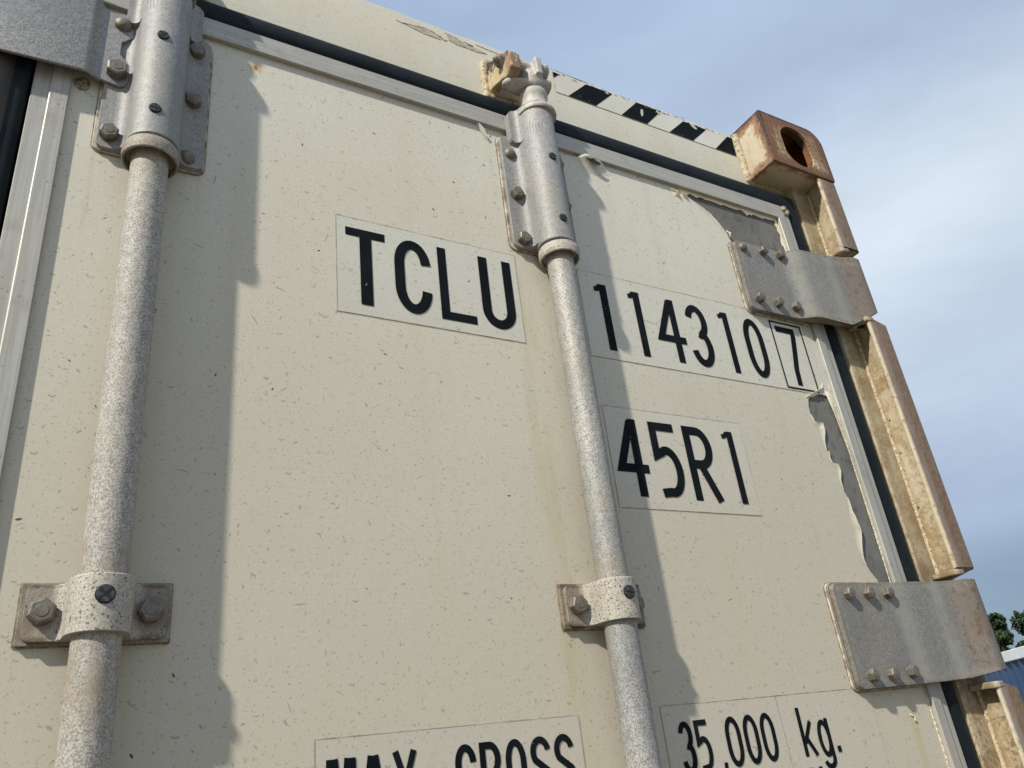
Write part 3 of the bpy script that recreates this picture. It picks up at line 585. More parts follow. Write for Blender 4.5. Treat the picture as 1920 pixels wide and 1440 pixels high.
bm = bmesh.new(); bmesh.ops.create_icosphere(bm, subdivisions=3, radius=0.011, matrix=Matrix.Translation((-0.031, 0.001, 0.668)) @ Matrix.Diagonal((0.7, 0.35, 0.9, 1)))
for v in bm.verts: v.co += Vector((q.uniform(-1, 1), q.uniform(-1, 1), q.uniform(-1, 1)))*0.0008
obj('sealant_blob', bm, 'seal', root, smooth=80)
# the other door: plain panel, trim and the fat centre seal between them
bm = bmesh.new(); cyl(bm, (-0.1080, 0.014, ZB), 0.027, 2.56, n=40); obj('centre_seal', bm, 'astragal', root, smooth=50)
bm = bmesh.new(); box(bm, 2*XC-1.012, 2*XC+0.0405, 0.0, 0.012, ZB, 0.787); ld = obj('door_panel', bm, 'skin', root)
bm = bmesh.new(); ring(bm, (2*XC-1.010, 2*XC+0.0405, 0.786, ZB), [(0.0, 0.002), (0.0, -0.0052), (0.0008, -0.0062), (0.0158, -0.0062), (0.0168, -0.0055), (0.0172, -0.0030), (0.0312, -0.0030), (0.0320, -0.0020), (0.0320, 0.028)])
obj('edge_trim', bm, 'alu', root)
bm = bmesh.new(); ring(bm, (2*XC-1.010, 2*XC+0.0405, 0.786, ZB), [(0.034, 0.024), (0.0355, 0.0), (0.047, -0.0052), (0.062, 0.0), (0.074, 0.013), (0.0775, 0.020)])
obj('door_seal', bm, 'rubber', root, smooth=60)

# ------------------------------------------------------------------ decals and lettering
def arc(cx, cz, rx, rz, a0, a1, n=14): return [(cx+rx*math.cos(math.radians(a0+(a1-a0)*i/n)), cz+rz*math.sin(math.radians(a0+(a1-a0)*i/n))) for i in range(n+1)]
def ribbon(bm, pts, wd, y, closed=False, taper=None):
    n = len(pts); L = []
    for i, p in enumerate(pts):
        a = pts[i-1] if (i > 0 or closed) else None; b = pts[(i+1) % n] if (i < n-1 or closed) else None
        def dirn(u, v):
            l = math.hypot(v[0]-u[0], v[1]-u[1]) or 1e-9; return ((v[0]-u[0])/l, (v[1]-u[1])/l)
        d1 = dirn(a, p) if a else dirn(p, b); d2 = dirn(p, b) if b else d1
        n1 = (-d1[1], d1[0]); n2 = (-d2[1], d2[0]); mx_, mz_ = n1[0]+n2[0], n1[1]+n2[1]; l = math.hypot(mx_, mz_) or 1e-9; mx_, mz_ = mx_/l, mz_/l
        k = min(1/max(0.25, mx_*n1[0]+mz_*n1[1]), 2.6)*wd/2*(taper[i] if taper else 1)
        L.append((bm.verts.new((p[0]+mx_*k, y, p[1]+mz_*k)), bm.verts.new((p[0]-mx_*k, y, p[1]-mz_*k))))
    for i in range(n if closed else n-1):
        A, B = L[i], L[(i+1) % n]; bm.faces.new((A[0], A[1], B[1], B[0]))
def glyph(ch, x0, x1, z0, z1, s):
    """centre-line strokes of the character filling the box; s = stroke width"""
    a, b, c, e = x0+s/2, x1-s/2, z0+s/2, z1-s/2; w_ = b-a; h = e-c; mx_ = (a+b)/2; r_ = w_/2
    if ch == 'T': return [([(x0, e-s*0.02), (x1, e-s*0.02)], s*0.94), ([(mx_, z1-s*0.95), (mx_, z0)], s*1.22)]
    if ch == 'L': return [([(a, z1), (a, c-s*0.02), (x1, c-s*0.02)], s*0.96)]
    if ch == 'U': return [([(a, z1)]+arc(mx_, c+r_*1.15, r_, r_*1.15, 180, 360, 18)+[(b, z1)], s)]
    if ch == 'C': return [(arc(mx_, e-h*0.32, r_, h*0.32, 5, 180, 16)+arc(mx_, c+h*0.32, r_, h*0.32, 180, 355, 16), s)]
    if ch == 'G': return [(arc(mx_, e-h*0.30, r_, h*0.30, 5, 180, 16)+arc(mx_, c+h*0.30, r_, h*0.30, 180, 360, 16)+[(b, c+h*0.46), (mx_, c+h*0.46)], s)]
    if ch in 'O0': return [(arc(mx_, e-h*0.36, r_, h*0.36, 0, 180, 18)+arc(mx_, c+h*0.36, r_, h*0.36, 180, 360, 18), s, True)]
    if ch == '1': return [([(x1-s*0.5, z1), (x1-s*0.5, z0)], s), ([(x0, z1-s*0.75), (x0+(x1-x0)*0.25, z1-s*0.70), (x1-s*0.9, z1-s*0.22)], s*0.6)]
    if ch == '4': return [([(x0+w_*0.66+s*0.5, z1-s*0.3), (x0+s*0.45, z0+h*0.40), (x1, z0+h*0.40)], s*0.95), ([(x0+w_*0.74+s*0.5, z1), (x0+w_*0.74+s*0.5, z0)], s)]
    if ch == '3': return [(arc(mx_, e-h*0.25, r_*0.92, h*0.25, 165, -78, 18)+[(mx_-r_*0.05, c+h*0.52)], s), (arc(mx_, c+h*0.28, r_, h*0.28, 82, -165, 20), s)]
    if ch == '5': return [([(x1-s*0.3, e), (a, e), (a, c+h*0.56)]+arc(mx_, c+h*0.33, r_, h*0.31, 118, -100, 20)+[(x0+s*0.4, c+s*0.02)], s*0.95)]
    if ch == '7': return [([(x0, e), (b, e)]+[(b, e-h*0.10), (mx_+r_*0.55, c+h*0.55), (mx_+r_*0.12, c+h*0.25), (mx_, z0)], s*0.95)]
    if ch == 'R': return [([(a, z0), (a, e)]+arc(mx_, e-h*0.26, r_, h*0.26, 90, -90, 16)+[(a+s*0.5, e-h*0.52)], s), ([(mx_-r_*0.05, e-h*0.56), (x1-s*0.3, z0)], s*0.98)]
    if ch == 'S': return [(arc(mx_, e-h*0.24, r_, h*0.24, 10, 215, 16)+arc(mx_, c+h*0.25, r_, h*0.25, 35, -170, 16), s)]
    if ch == 'M': return [([(a, z0), (a, z1)], s), ([(a+s*0.4, z1), (mx_, z0+h*0.35), (b-s*0.4, z1)], s*0.9), ([(b, z1), (b, z0)], s)]
    if ch == 'A': return [([(a-s*0.2, z0), (mx_-s*0.25, z1)], s), ([(mx_+s*0.25, z1), (b+s*0.2, z0)], s), ([(a+s*0.5, z0+h*0.3), (b-s*0.5, z0+h*0.3)], s*0.8)]
    if ch == 'X': return [([(a, z1), (b, z0)], s), ([(b, z1), (a, z0)], s)]
    if ch == 'k': return [([(a, z1), (a, z0)], s), ([(b, z0+(z1-z0)*0.70), (a+s*0.3, z0+h*0.30)], s*0.9), ([(a+w_*0.32, z0+h*0.42), (b+s*0.1, z0)], s*0.95)]
    if ch == 'g': return [(arc(mx_, c+h*0.62, r_, h*0.36, 0, 360, 24)[:-1], s, True), ([(b, z1)]+[(b, c+h*0.3)]+arc(mx_, c+h*0.17, r_, h*0.17, 0, -165, 14), s)]
    if ch == 'l': return [([(mx_, z1), (mx_, z0)], s)]
    if ch == 'b': return [([(a, z1), (a, z0)], s), (arc(mx_, c+h*0.30, r_, h*0.34, 0, 360, 20)[:-1], s, True)]
    if ch == '.': return [([(mx_, z0), (mx_, z1)], x1-x0)]
    if ch == ',': return [([(x1-s*0.4, z1), (x1-s*0.5, z0+(z1-z0)*0.5), (x0, z0)], s*0.8)]
    return []
def decal(name, rect, chars, frame=None, seams=(), label=None, open_right=False):
    x0, x1, z0, z1 = rect
    bm = bmesh.new(); e_ = 0.0005
    prism(bm, [(x0, z0), (x1, z0), (x1, z1), (x0, z1)], 'y', -0.00015, -0.0005)
    o = obj(name, bm, 'label', root, recalc=True)
    if label: o['label'] = label
    bm = bmesh.new(); y = -0.0008
    q = random.Random(int(x0*1e4))
    def line(a, b):
        n = max(2, int(math.hypot(b[0]-a[0], b[1]-a[1])/0.012)); ribbon(bm, [(a[0]+(b[0]-a[0])*i/n, a[1]+(b[1]-a[1])*i/n) for i in range(n+1)], e_, y, taper=[q.uniform(0.45, 1.25) for _ in range(n+1)])
    line((x0, z1), (x1, z1)); line((x0, z0), (x1, z0)); line((x0, z0), (x0, z1))
    if not open_right: line((x1, z0), (x1, z1))
    for a, b in seams: line(a, b)
    obj('decal_edge', bm, 'edge', o, recalc=False)
    words = []; last = None
    for g_ in chars:
        if last is None or g_[1]-last[2] > 0.030 or g_[1] < last[1]: words.append([])
        words[-1].append(g_); last = g_
    for wi, word in enumerate(words):
        bm = bmesh.new(); k = 0
        for ch, a, b, c, e2, s in word:
            for st in glyph(ch, a, b, c, e2, s):
                ribbon(bm, st[0], st[1], -0.0010-0.00012*(k % 3), len(st) > 2); k += 1
        if frame and wi == len(words)-1: ribbon(bm, [(frame[0], frame[2]), (frame[1], frame[2]), (frame[1], frame[3]), (frame[0], frame[3])], 0.0028, -0.0010, True)
        for fc in bm.faces:
            fc.normal_update()
            if fc.normal.y > 0: fc.normal_flip()
        obj('lettering', bm, 'ink', o, recalc=False)
    return o
zt, zb = 0.5628, 0.4632
decal('number_decal', (0.2315, 0.4635, 0.4500, 0.5770), [('T', 0.2422, 0.2887, zb, 0.5635, 0.0115), ('C', 0.2993, 0.3445, zb, zt, 0.0122), ('L', 0.3543, 0.4001, zb, zt, 0.0115), ('U', 0.4093, 0.4546, zb, zt, 0.0122)], label='decal reading TCLU')
zt, zb = 0.5620, 0.4615
decal('number_decal', (0.5595, 1.0095, 0.4485, 0.5790), [('1', 0.5825, 0.6031, zb, zt, 0.0120), ('1', 0.6385, 0.6583, zb, zt, 0.0114), ('4', 0.6799, 0.7290, zb, zt, 0.0112), ('3', 0.7362, 0.7780, zb, zt, 0.0112), ('1', 0.8030, 0.8224, zb-0.0006, zt-0.001, 0.0108),
      ('0', 0.8484, 0.8880, zb-0.0008, zt-0.002, 0.0106), ('7', 0.9224, 0.9640, zb-0.003, zt-0.003, 0.0108)], frame=(0.9139, 0.9805, 0.4523, 0.5655),
      seams=(((0.6579, 0.5191), (0.6795, 0.5164)), ((0.6795, 0.5164), (0.6933, 0.5288)), ((0.6795, 0.5164), (0.6814, 0.5098)), ((0.960, 0.577), (0.956, 0.567))), open_right=True, label='decal reading 114310 and boxed 7')
zt, zb = 0.3655, 0.2652
decal('type_decal', (0.5620, 0.7905, 0.2505, 0.3800), [('4', 0.5704, 0.6170, zb, zt, 0.0118), ('5', 0.6274, 0.6712, zb, zt, 0.0118), ('R', 0.6830, 0.7285, zb, zt, 0.0118), ('1', 0.7515, 0.7712, zb-0.0004, zt-0.0004, 0.0105)], open_right=True, label='decal reading 45R1')
zt, zb = 0.0200, -0.0300
decal('weight_decal', (0.2058, 0.4655, -0.20, 0.0353), [('M', 0.2150, 0.2400, zb, zt-0.001, 0.0072), ('A', 0.2440, 0.2660, zb, zt-0.001, 0.0062), ('X', 0.2720, 0.2945, zb, zt, 0.0056), ('G', 0.3300, 0.3510, zb, zt, 0.0062), ('R', 0.3545, 0.3755, zb, zt, 0.0060), ('O', 0.3805, 0.4020, zb, zt, 0.0060), ('S', 0.4070, 0.4290, zb, zt, 0.0060), ('S', 0.4330, 0.4550, zb, zt, 0.0060)], label='decal whose upper line reads MAX GROSS')
zt, zb = 0.0195, -0.0300
decal('weight_decal', (0.5680, 0.8980, -0.20, 0.0358), [('3', 0.5850, 0.6045, zb, zt, 0.0058), ('5', 0.6075, 0.6270, zb, zt, 0.0058), (',', 0.6390, 0.6450, zb-0.008, zb+0.006, 0.0060), ('0', 0.6495, 0.6715, zb, zt, 0.0056), ('0', 0.6760, 0.6975, zb, zt, 0.0056), ('0', 0.7020, 0.7235, zb, zt, 0.0056),
      ('k', 0.7625, 0.7840, zb, 0.0210, 0.0056), ('g', 0.7895, 0.8105, -0.0460, 0.0070, 0.0056), ('.', 0.8165, 0.8225, zb, zb+0.0065, 0.006), ('l', 0.7640, 0.7700, -0.092, -0.0415, 0.0056), ('b', 0.7780, 0.7990, -0.092, -0.0415, 0.0056), ('.', 0.8050, 0.8110, -0.092, -0.0855, 0.006)],
      seams=(((0.7365, 0.0356), (0.7430, -0.20)),), open_right=True, label='decal reading 35,000 kg.')

# ------------------------------------------------------------------ fasteners
def hexbolt(parent, x_, y_, z_, r_=0.0092, h=0.0085, mat='bolt'):
    bm = bmesh.new(); rot = R_.uniform(0, 1.0)
    cyl(bm, (x_, y_, z_), r_*0.98, -0.0012, 'y', 28)
    cyl(bm, (x_, y_-0.0012, z_), r_, -(h-0.0018), 'y', 6, rot=rot)
    cyl(bm, (x_, y_-0.0011-(h-0.0018), z_), r_*0.97, -0.0012, 'y', 6, r2=r_*0.82, rot=rot)
    cyl(bm, (x_, y_-0.0006-h, z_), r_*0.45, -0.0004, 'y', 16)
    return obj('bolt', bm, mat, parent, 0.0006, 2, smooth=30)
def domebolt(parent, x_, y_, z_, r_=0.0085):
    bm = bmesh.new(); prof = [(r_, 0), (r_*0.97, 0.0018), (r_*0.82, 0.0042), (r_*0.55, 0.0060), (r_*0.2, 0.0068)]
    n = 28; rings = [[bm.verts.new((x_+a*math.cos(2*math.pi*i/n), y_-h, z_+a*math.sin(2*math.pi*i/n))) for i in range(n)] for a, h in prof]
    for A, B in zip(rings, rings[1:]):
        for i in range(n): bm.faces.new((A[i], A[(i+1) % n], B[(i+1) % n], B[i]))
    bm.faces.new(rings[-1]); bm.faces.new(rings[0])
    return obj('bolt', bm, 'bolt', parent, smooth=50)
def screw(parent, x_, y_, z_, r_=0.0058):
    bm = bmesh.new(); cyl(bm, (x_, y_+0.0010, z_), r_*1.12, -0.0012, 'y', 28, mi=1); cyl(bm, (x_, y_+0.0008, z_), r_, -0.0020, 'y', 28)
    a = R_.uniform(0, 1.5)
    o = obj('screw', bm, ['screw', 'dark'], parent, 0.0003)
    bm = bmesh.new()
    for t in (a, a+math.pi/2):
        u, v = math.cos(t), math.sin(t); k = 0.00065; L = r_*0.96
        prism(bm, [(x_+u*L-v*k, z_+v*L+u*k), (x_-u*L-v*k, z_-v*L+u*k), (x_-u*L+v*k, z_-v*L-u*k), (x_+u*L+v*k, z_+v*L-u*k)], 'y', y_-0.00115, y_-(0.0015 if t == a else 0.0016))
    obj('screw_slot', bm, 'dark', o)
    return o
def hat(xc, half, r_, yc, yf, yb, fil=0.012, n=18):
    """cross-section (x, y): flat flanges out to half, a filleted saddle of radius r_ round the rod"""
    pts = [(xc-half, yb), (xc-half, yf)]
    # tangent fillet between the flange (y = yf) and the vertical-ish side of the saddle
    L = []
    for i in range(7):
        t = i/6; a = math.pi/2*t
        L.append((xc-r_-fil+fil*math.sin(a)*0.92, yf-fil*(1-math.cos(a))*0.9))
    pts += L
    for i in range(n+1):
        a = math.pi-0.30+(-math.pi+0.6)*i/n*1.0
        pts.append((xc+r_*math.cos(math.pi-(math.pi)*i/n), yc-r_*math.sin(math.pi*i/n)))
    pts += [(2*xc-p[0], p[1]) for p in reversed(L)]
    pts += [(xc+half, yf), (xc+half, yb)]
    return pts

RY = -0.0275
def hat_solid(bm, xc, r_, yf, yb, z0, z1, wtab, cr=0.008, nz=None, fil=0.014):
    """housing lofted over z; wtab gives the flange half width at each height, so that corners are rounded"""
    zs = []
    for i in range(6): a = math.pi/2*i/5; zs.append((z0+cr*(1-math.cos(a)), cr*(1-math.sin(a))))
    for i in range(1, 12): zs.append((z0+cr+(z1-z0-2*cr)*i/12, 0))
    for i in range(6): a = math.pi/2*(1-i/5); zs.append((z1-cr*(1-math.cos(a)), cr*(1-math.sin(a))))
    rows = []
    for z_, inset in zs:
        p = hat(xc, wtab(z_)-inset, r_, RY, yf, yb, fil); rows.append([bm.verts.new((a, b, z_)) for a, b in p])
    n = len(rows[0])
    for A, B in zip(rows, rows[1:]):
        for i in range(n): bm.faces.new((A[i], A[(i+1) % n], B[(i+1) % n], B[i]))
    bm.faces.new(rows[0]); bm.faces.new(rows[-1][::-1])

def rod_assembly(xc, rodmat, bolts, full=True, dirt='galv_dirt'):
    bm = bmesh.new(); lathe(bm, xc, RY, [(0.017, -1.80)]+[(0.017, -1.8+2.40*i/30) for i in range(1, 30)]+[(0.017, 0.60)])
    rod = obj('locking_rod', bm, rodmat, root, smooth=50)
    bm = bmesh.new(); lathe(bm, xc, RY, [(0.0172, 0.5720), (0.0225, 0.5700), (0.0232, 0.5640), (0.0245, 0.5630), (0.0257, 0.5642), (0.0262, 0.5700), (0.0258, 0.5772), (0.0248, 0.5788), (0.0180, 0.5790)])
    obj('collar', bm, dirt, rod, smooth=40)
    # neck above the housing and the locking cam
    bm = bmesh.new(); lathe(bm, xc, RY, [(0.017, 0.800), (0.0275, 0.8012), (0.0285, 0.8035), (0.0283, 0.8060), (0.0262, 0.8085), (0.0240, 0.8130), (0.0208, 0.8170), (0.0190, 0.8220), (0.0186, 0.8280), (0.0190, 0.8330), (0.0203, 0.8370), (0.0207, 0.8410), (0.0200, 0.8450), (0.0165, 0.8480), (0.010, 0.8490)])
    obj('cam_neck', bm, 'cam', rod, smooth=60)
    bm = bmesh.new()
    def prong(dx, dy, z0, z1, w0, w1, h0, h1):
        L = math.hypot(dx, dy); u = Vector((dx/L, dy/L, 0)); v = Vector((-u.y, u.x, 0)); rings_ = []; n = 14
        for i in range(9):
            t = i/8; c = Vector((xc, RY, 0))+u*(L*t); c.z = z0+(z1-z0)*t
            ww = (w0+(w1-w0)*t); hh = (h0+(h1-h0)*t)
            if t > 0.8: k = math.sqrt(max(0.02, 1-((t-0.8)/0.2)**2*0.96)); ww *= k; hh *= k
            rings_.append([bm.verts.new(c+v*(ww*math.cos(2*math.pi*j/n))+Vector((0, 0, hh*math.sin(2*math.pi*j/n)))) for j in range(n)])
        for A, B in zip(rings_, rings_[1:]):
            for j in range(n): bm.faces.new((A[j], A[(j+1) % n], B[(j+1) % n], B[j]))
        bm.faces.new(rings_[0]); bm.faces.new(rings_[-1][::-1])
    prong(-0.048, 0.001, 0.858, 0.853, 0.017, 0.0105, 0.010, 0.0085)
    prong(0.030, -0.006, 0.858, 0.866, 0.018, 0.0135, 0.011, 0.0095)
    prong(0.027, -0.013, 0.884, 0.892, 0.015, 0.0125, 0.012, 0.0095)
    prong(-0.060, -0.002, 0.888, 0.893, 0.015, 0.0105, 0.012, 0.0075)
    prong(-0.049, -0.014, 0.890, 0.896, 0.010, 0.0060, 0.009, 0.005)
    box(bm, xc-0.003, xc+0.007, RY-0.024, RY-0.004, 0.868, 0.900)
    bmesh.ops.create_icosphere(bm, subdivisions=3, radius=0.020, matrix=Matrix.Translation((xc, RY, 0.868)) @ Matrix.Diagonal((0.95, 0.95, 1.3, 1)))
    prism(bm, [(xc-0.022, 0.862), (xc+0.020, 0.862), (xc+0.006, 0.902), (xc-0.012, 0.902)], 'y', RY-0.003, RY+0.003)
    cam_ = obj('locking_cam', bm, 'cam', rod, smooth=50)
    rmd = cam_.modifiers.new('fuse', 'REMESH'); rmd.mode = 'VOXEL'; rmd.voxel_size = 0.0016; rmd.use_smooth_shade = True
    smm = cam_.modifiers.new('soft', 'SMOOTH'); smm.iterations = 4; smm.factor = 0.5
    # guide housing bolted to the door
    b0 = xc-0.002 if not full else xc+0.001
    bm = bmesh.new(); bx0, bx1 = b0-0.0515, b0+0.0505
    prism(bm, rrect(bx0-0.0015, bx1+0.0015, 0.5855, 0.7735, 0.009), 'y', -0.0002, -0.0030); pad_bm = bm
    bm = bmesh.new(); hat_solid(bm, b0, 0.0238, -0.0080, -0.0032, 0.5872, 0.7720, lambda z_: 0.0500, 0.008)
    bkt = obj('rod_guide_housing', bm, 'galv', root, 0.0008, smooth=40)
    obj('backing_pad', pad_bm, 'pad', bkt, 0.0006)
    bm = bmesh.new(); prism(bm, rrect(bx0-0.0026, bx1+0.0026, 0.5843, 0.7747, 0.010), 'y', -0.0001, -0.0006); obj('dirt_rim', bm, 'rim', bkt)
    # narrower upper saddle that steps over the trim
    bm = bmesh.new(); prof = []
    hat_solid(bm, b0, 0.0238, -0.0170, -0.0066, 0.7560, 0.8135, lambda z_: 0.0380, 0.009, fil=0.010)
    obj('housing_ear', bm, 'galv', bkt, 0.0008, smooth=40)
    bm = bmesh.new(); lathe(bm, b0, RY, [(0.0180, 0.5815), (0.0236, 0.5816), (0.0244, 0.5826), (0.0240, 0.5900), (0.0238, 0.8070), (0.0232, 0.8085), (0.0150, 0.8086)]); obj('housing_tube', bm, 'galv', bkt, smooth=40)
    for kind, dx, z_ in bolts:
        (domebolt if kind == 'd' else hexbolt)(bkt, xc+dx, -0.0080, z_)
    for z_ in (0.6130, 0.7140): screw(bkt, xc-0.002, RY-0.0243, z_, 0.0052)
    # lower clamp
    bm = bmesh.new(); prism(bm, rrect(xc-0.0525, xc+0.0520, 0.1155, 0.1610, 0.0015), 'y', -0.0002, -0.0045)
    cl = obj('rod_clamp', bm, dirt, root, 0.0005)
    bm = bmesh.new(); prism(bm, rrect(xc-0.0537, xc+0.0532, 0.1142, 0.1622, 0.0018), 'y', -0.0001, -0.0006); obj('dirt_rim', bm, 'rim', cl)
    bm = bmesh.new(); hat_solid(bm, xc, 0.0222, -0.0085, -0.0047, 0.1175, 0.1590, lambda z_: 0.0490, 0.006, fil=0.011)
    obj('clamp_strap', bm, 'clampmat', cl, 0.0008, smooth=40)
    for dx in (-0.0375, 0.0365): hexbolt(cl, xc+dx, -0.0085, 0.1385, 0.0100)
    screw(cl, xc+0.001, RY-0.0228, 0.1430, 0.0062)
    return rod
g, c_ = galv('dusty_clamp', base=(0.41, 0.395, 0.35), pale=(0.47, 0.455, 0.41), spot=(0.22, 0.20, 0.16), dirt=(0.26, 0.20, 0.13), dirty=0.3, spots=0.9)
x, y, z = g.xyz(); far_ = (x-0.037).abs().min((x-0.514).abs()).step(0.024, 0.036)*z.step(0.3, 0.2)
c_ = g.mix((far_*g.noise(60, 4, 0.65).step(0.15, 0.6)*0.75).clamp(), c_, (0.165, 0.125, 0.085)); dv_, cv_, _ = g.vor(290); r1, g1, b1 = g.rgb(cv_); c_ = g.mix((dv_.step(0.34, 0.20)*g1.step(0.55, 0.58)*0.85).clamp(), c_, (0.085, 0.07, 0.05)); ez_ = (z-0.1175).abs().min((z-0.159).abs()); c_ = g.mix((far_*ez_.step(0.0045, 0.0008)*g.noise(200, 3, 0.7).step(0.3, 0.5)*0.85).clamp(), c_, (0.10, 0.07, 0.045)); M['clampmat'] = g.done(c_, 0.65, 0.05)
rod_assembly(0.0370, 'rod_l', [('h', -0.0385, 0.6035), ('h', 0.0350, 0.7500), ('h', 0.0355, 0.6760), ('d', 0.0340, 0.5985)])
rod_assembly(0.5140, 'rod_r', [('d', -0.0400, 0.7410), ('h', -0.0400, 0.6720), ('h', -0.0385, 0.5995), ('h', 0.0360, 0.7450), ('h', 0.0360, 0.6720), ('h', 0.0360, 0.5990)], full=False, dirt='clampmat')

# cam keepers welded to the header
def keeper(xc):
    bm = bmesh.new()
    prism(bm, rrect(xc-0.040, xc+0.040, 0.872, 0.936, 0.010), 'y', 0.0218, 0.0120)
    # ears reaching forward on both sides of the cam
    prism(bm, [(0.0200, 0.880), (0.0200, 0.936), (-0.030, 0.906), (-0.046, 0.898), (-0.049, 0.890), (-0.048, 0.866), (-0.036, 0.857), (-0.022, 0.866)], 'x', xc-0.040, xc-0.026)
    prism(bm, [(-0.030, 0.902), (-0.046, 0.898), (-0.051, 0.890), (-0.050, 0.864), (-0.040, 0.856), (-0.030, 0.858)], 'x', xc-0.042, xc-0.025)
    prism(bm, [(0.0200, 0.876), (0.0200, 0.925), (-0.014, 0.908), (-0.020, 0.890), (-0.012, 0.880)], 'x', xc+0.018, xc+0.030)
    q = random.Random(3)
    o = obj('cam_keeper', bm, 'keeper', root)
    rmd = o.modifiers.new('fuse', 'REMESH'); rmd.mode = 'VOXEL'; rmd.voxel_size = 0.0016; rmd.use_smooth_shade = True
    smm = o.modifiers.new('soft', 'SMOOTH'); smm.iterations = 8; smm.factor = 0.5
    bm = bmesh.new()
    path = [(xc-0.042, z_) for z_ in [0.872+0.064*i/24 for i in range(25)]]+[(xc-0.042+0.084*i/24, 0.938) for i in range(25)]
    for px, pz in path+[(xc-0.042+0.084*i/24, 0.870) for i in range(25)]:
        bmesh.ops.create_icosphere(bm, subdivisions=1, radius=0.0060+q.uniform(0, 0.0022), matrix=Matrix.Translation((px+q.uniform(-1, 1)*0.001, 0.0195, pz+q.uniform(-1, 1)*0.001)))
    b_ = obj('weld_bead', bm, 'bead', o); rmd = b_.modifiers.new('fuse', 'REMESH'); rmd.mode = 'VOXEL'; rmd.voxel_size = 0.0014; rmd.use_smooth_shade = True
    smm = b_.modifiers.new('soft', 'SMOOTH'); smm.iterations = 12
keeper(0.5100); keeper(0.0370)

# plate that ties the two doors together, bolted over the rod housing
bm = bmesh.new()
yfun = lambda x_: -0.0125-0.0170*(1-min(1, max(0, (x_+0.0330)/0.0170)))**1.0
out_r = [(-0.0120, 0.6695), (0.0020, 0.6675), (0.0065, 0.6695), (0.0090, 0.6755), (0.0092, 0.6950), (0.0063, 0.7030), (-0.0011, 0.7110), (-0.0013, 0.7290), (0.0090, 0.7400), (0.0083, 0.7660), (0.0047, 0.7726), (-0.0132, 0.7685)]
def plate_pt(p, back=0):
    x_ = p[0]; t = min(1, max(0, (x_+0.0315)/0.010)); t = t*t*(3-2*t)
    return (x_, -0.0117-0.0078*(1-t)+(0.0034 if back else 0), p[1])
bot = [(-0.0190, 0.6705), (-0.0215, 0.6712), (-0.0240, 0.6712), (-0.0265, 0.6705), (-0.0290, 0.6695), (-0.0320, 0.6690), (-0.1000, 0.6655)]
topl = [(-0.0165, 0.7700), (-0.0200, 0.7745), (-0.0230, 0.7780), (-0.0255, 0.7850), (-0.0280, 0.7950), (-0.0320, 0.8080), (-0.1000, 0.8100)]
# the main sheet in columns, the bolted end as one face
vs = []
for (a, b), (c, e2) in zip(bot, topl):
    n = 10; vs.append([(a, b+(e2-b)*i/n) if True else None for i in range(n+1)])
half = []
def mk(back):
    cols_ = [[bm.verts.new(plate_pt(p, back)) for p in col] for col in vs]
    for A, B in zip(cols_, cols_[1:]):
        for i in range(len(A)-1): bm.faces.new((A[i], A[i+1], B[i+1], B[i]))
    e_ = [bm.verts.new(plate_pt(p, back)) for p in out_r]
    bm.faces.new(e_+cols_[0][::-1])
    return [v for v in [c[0] for c in reversed(cols_)]]+e_+[c[-1] for c in cols_]
F_, B_ = mk(0), mk(1)
for i in range(len(F_)-1): bm.faces.new((F_[i], F_[i+1], B_[i+1], B_[i]))
# mirrored half over the other door
geom = bmesh.ops.duplicate(bm, geom=bm.verts[:]+bm.edges[:]+bm.faces[:])['geom']
nv = [e for e in geom if isinstance(e, bmesh.types.BMVert)]
for v in nv: v.co.x = 2*XC-v.co.x
bmesh.ops.remove_doubles(bm, verts=bm.verts[:], dist=0.0001)
tie = obj('door_tie_plate', bm, 'tie', root, 0.0006, smooth=35)
domebolt(tie, -0.0022, -0.0117, 0.7545, 0.0092); hexbolt(tie, -0.0022, -0.0117, 0.6850, 0.0108, 0.0095)

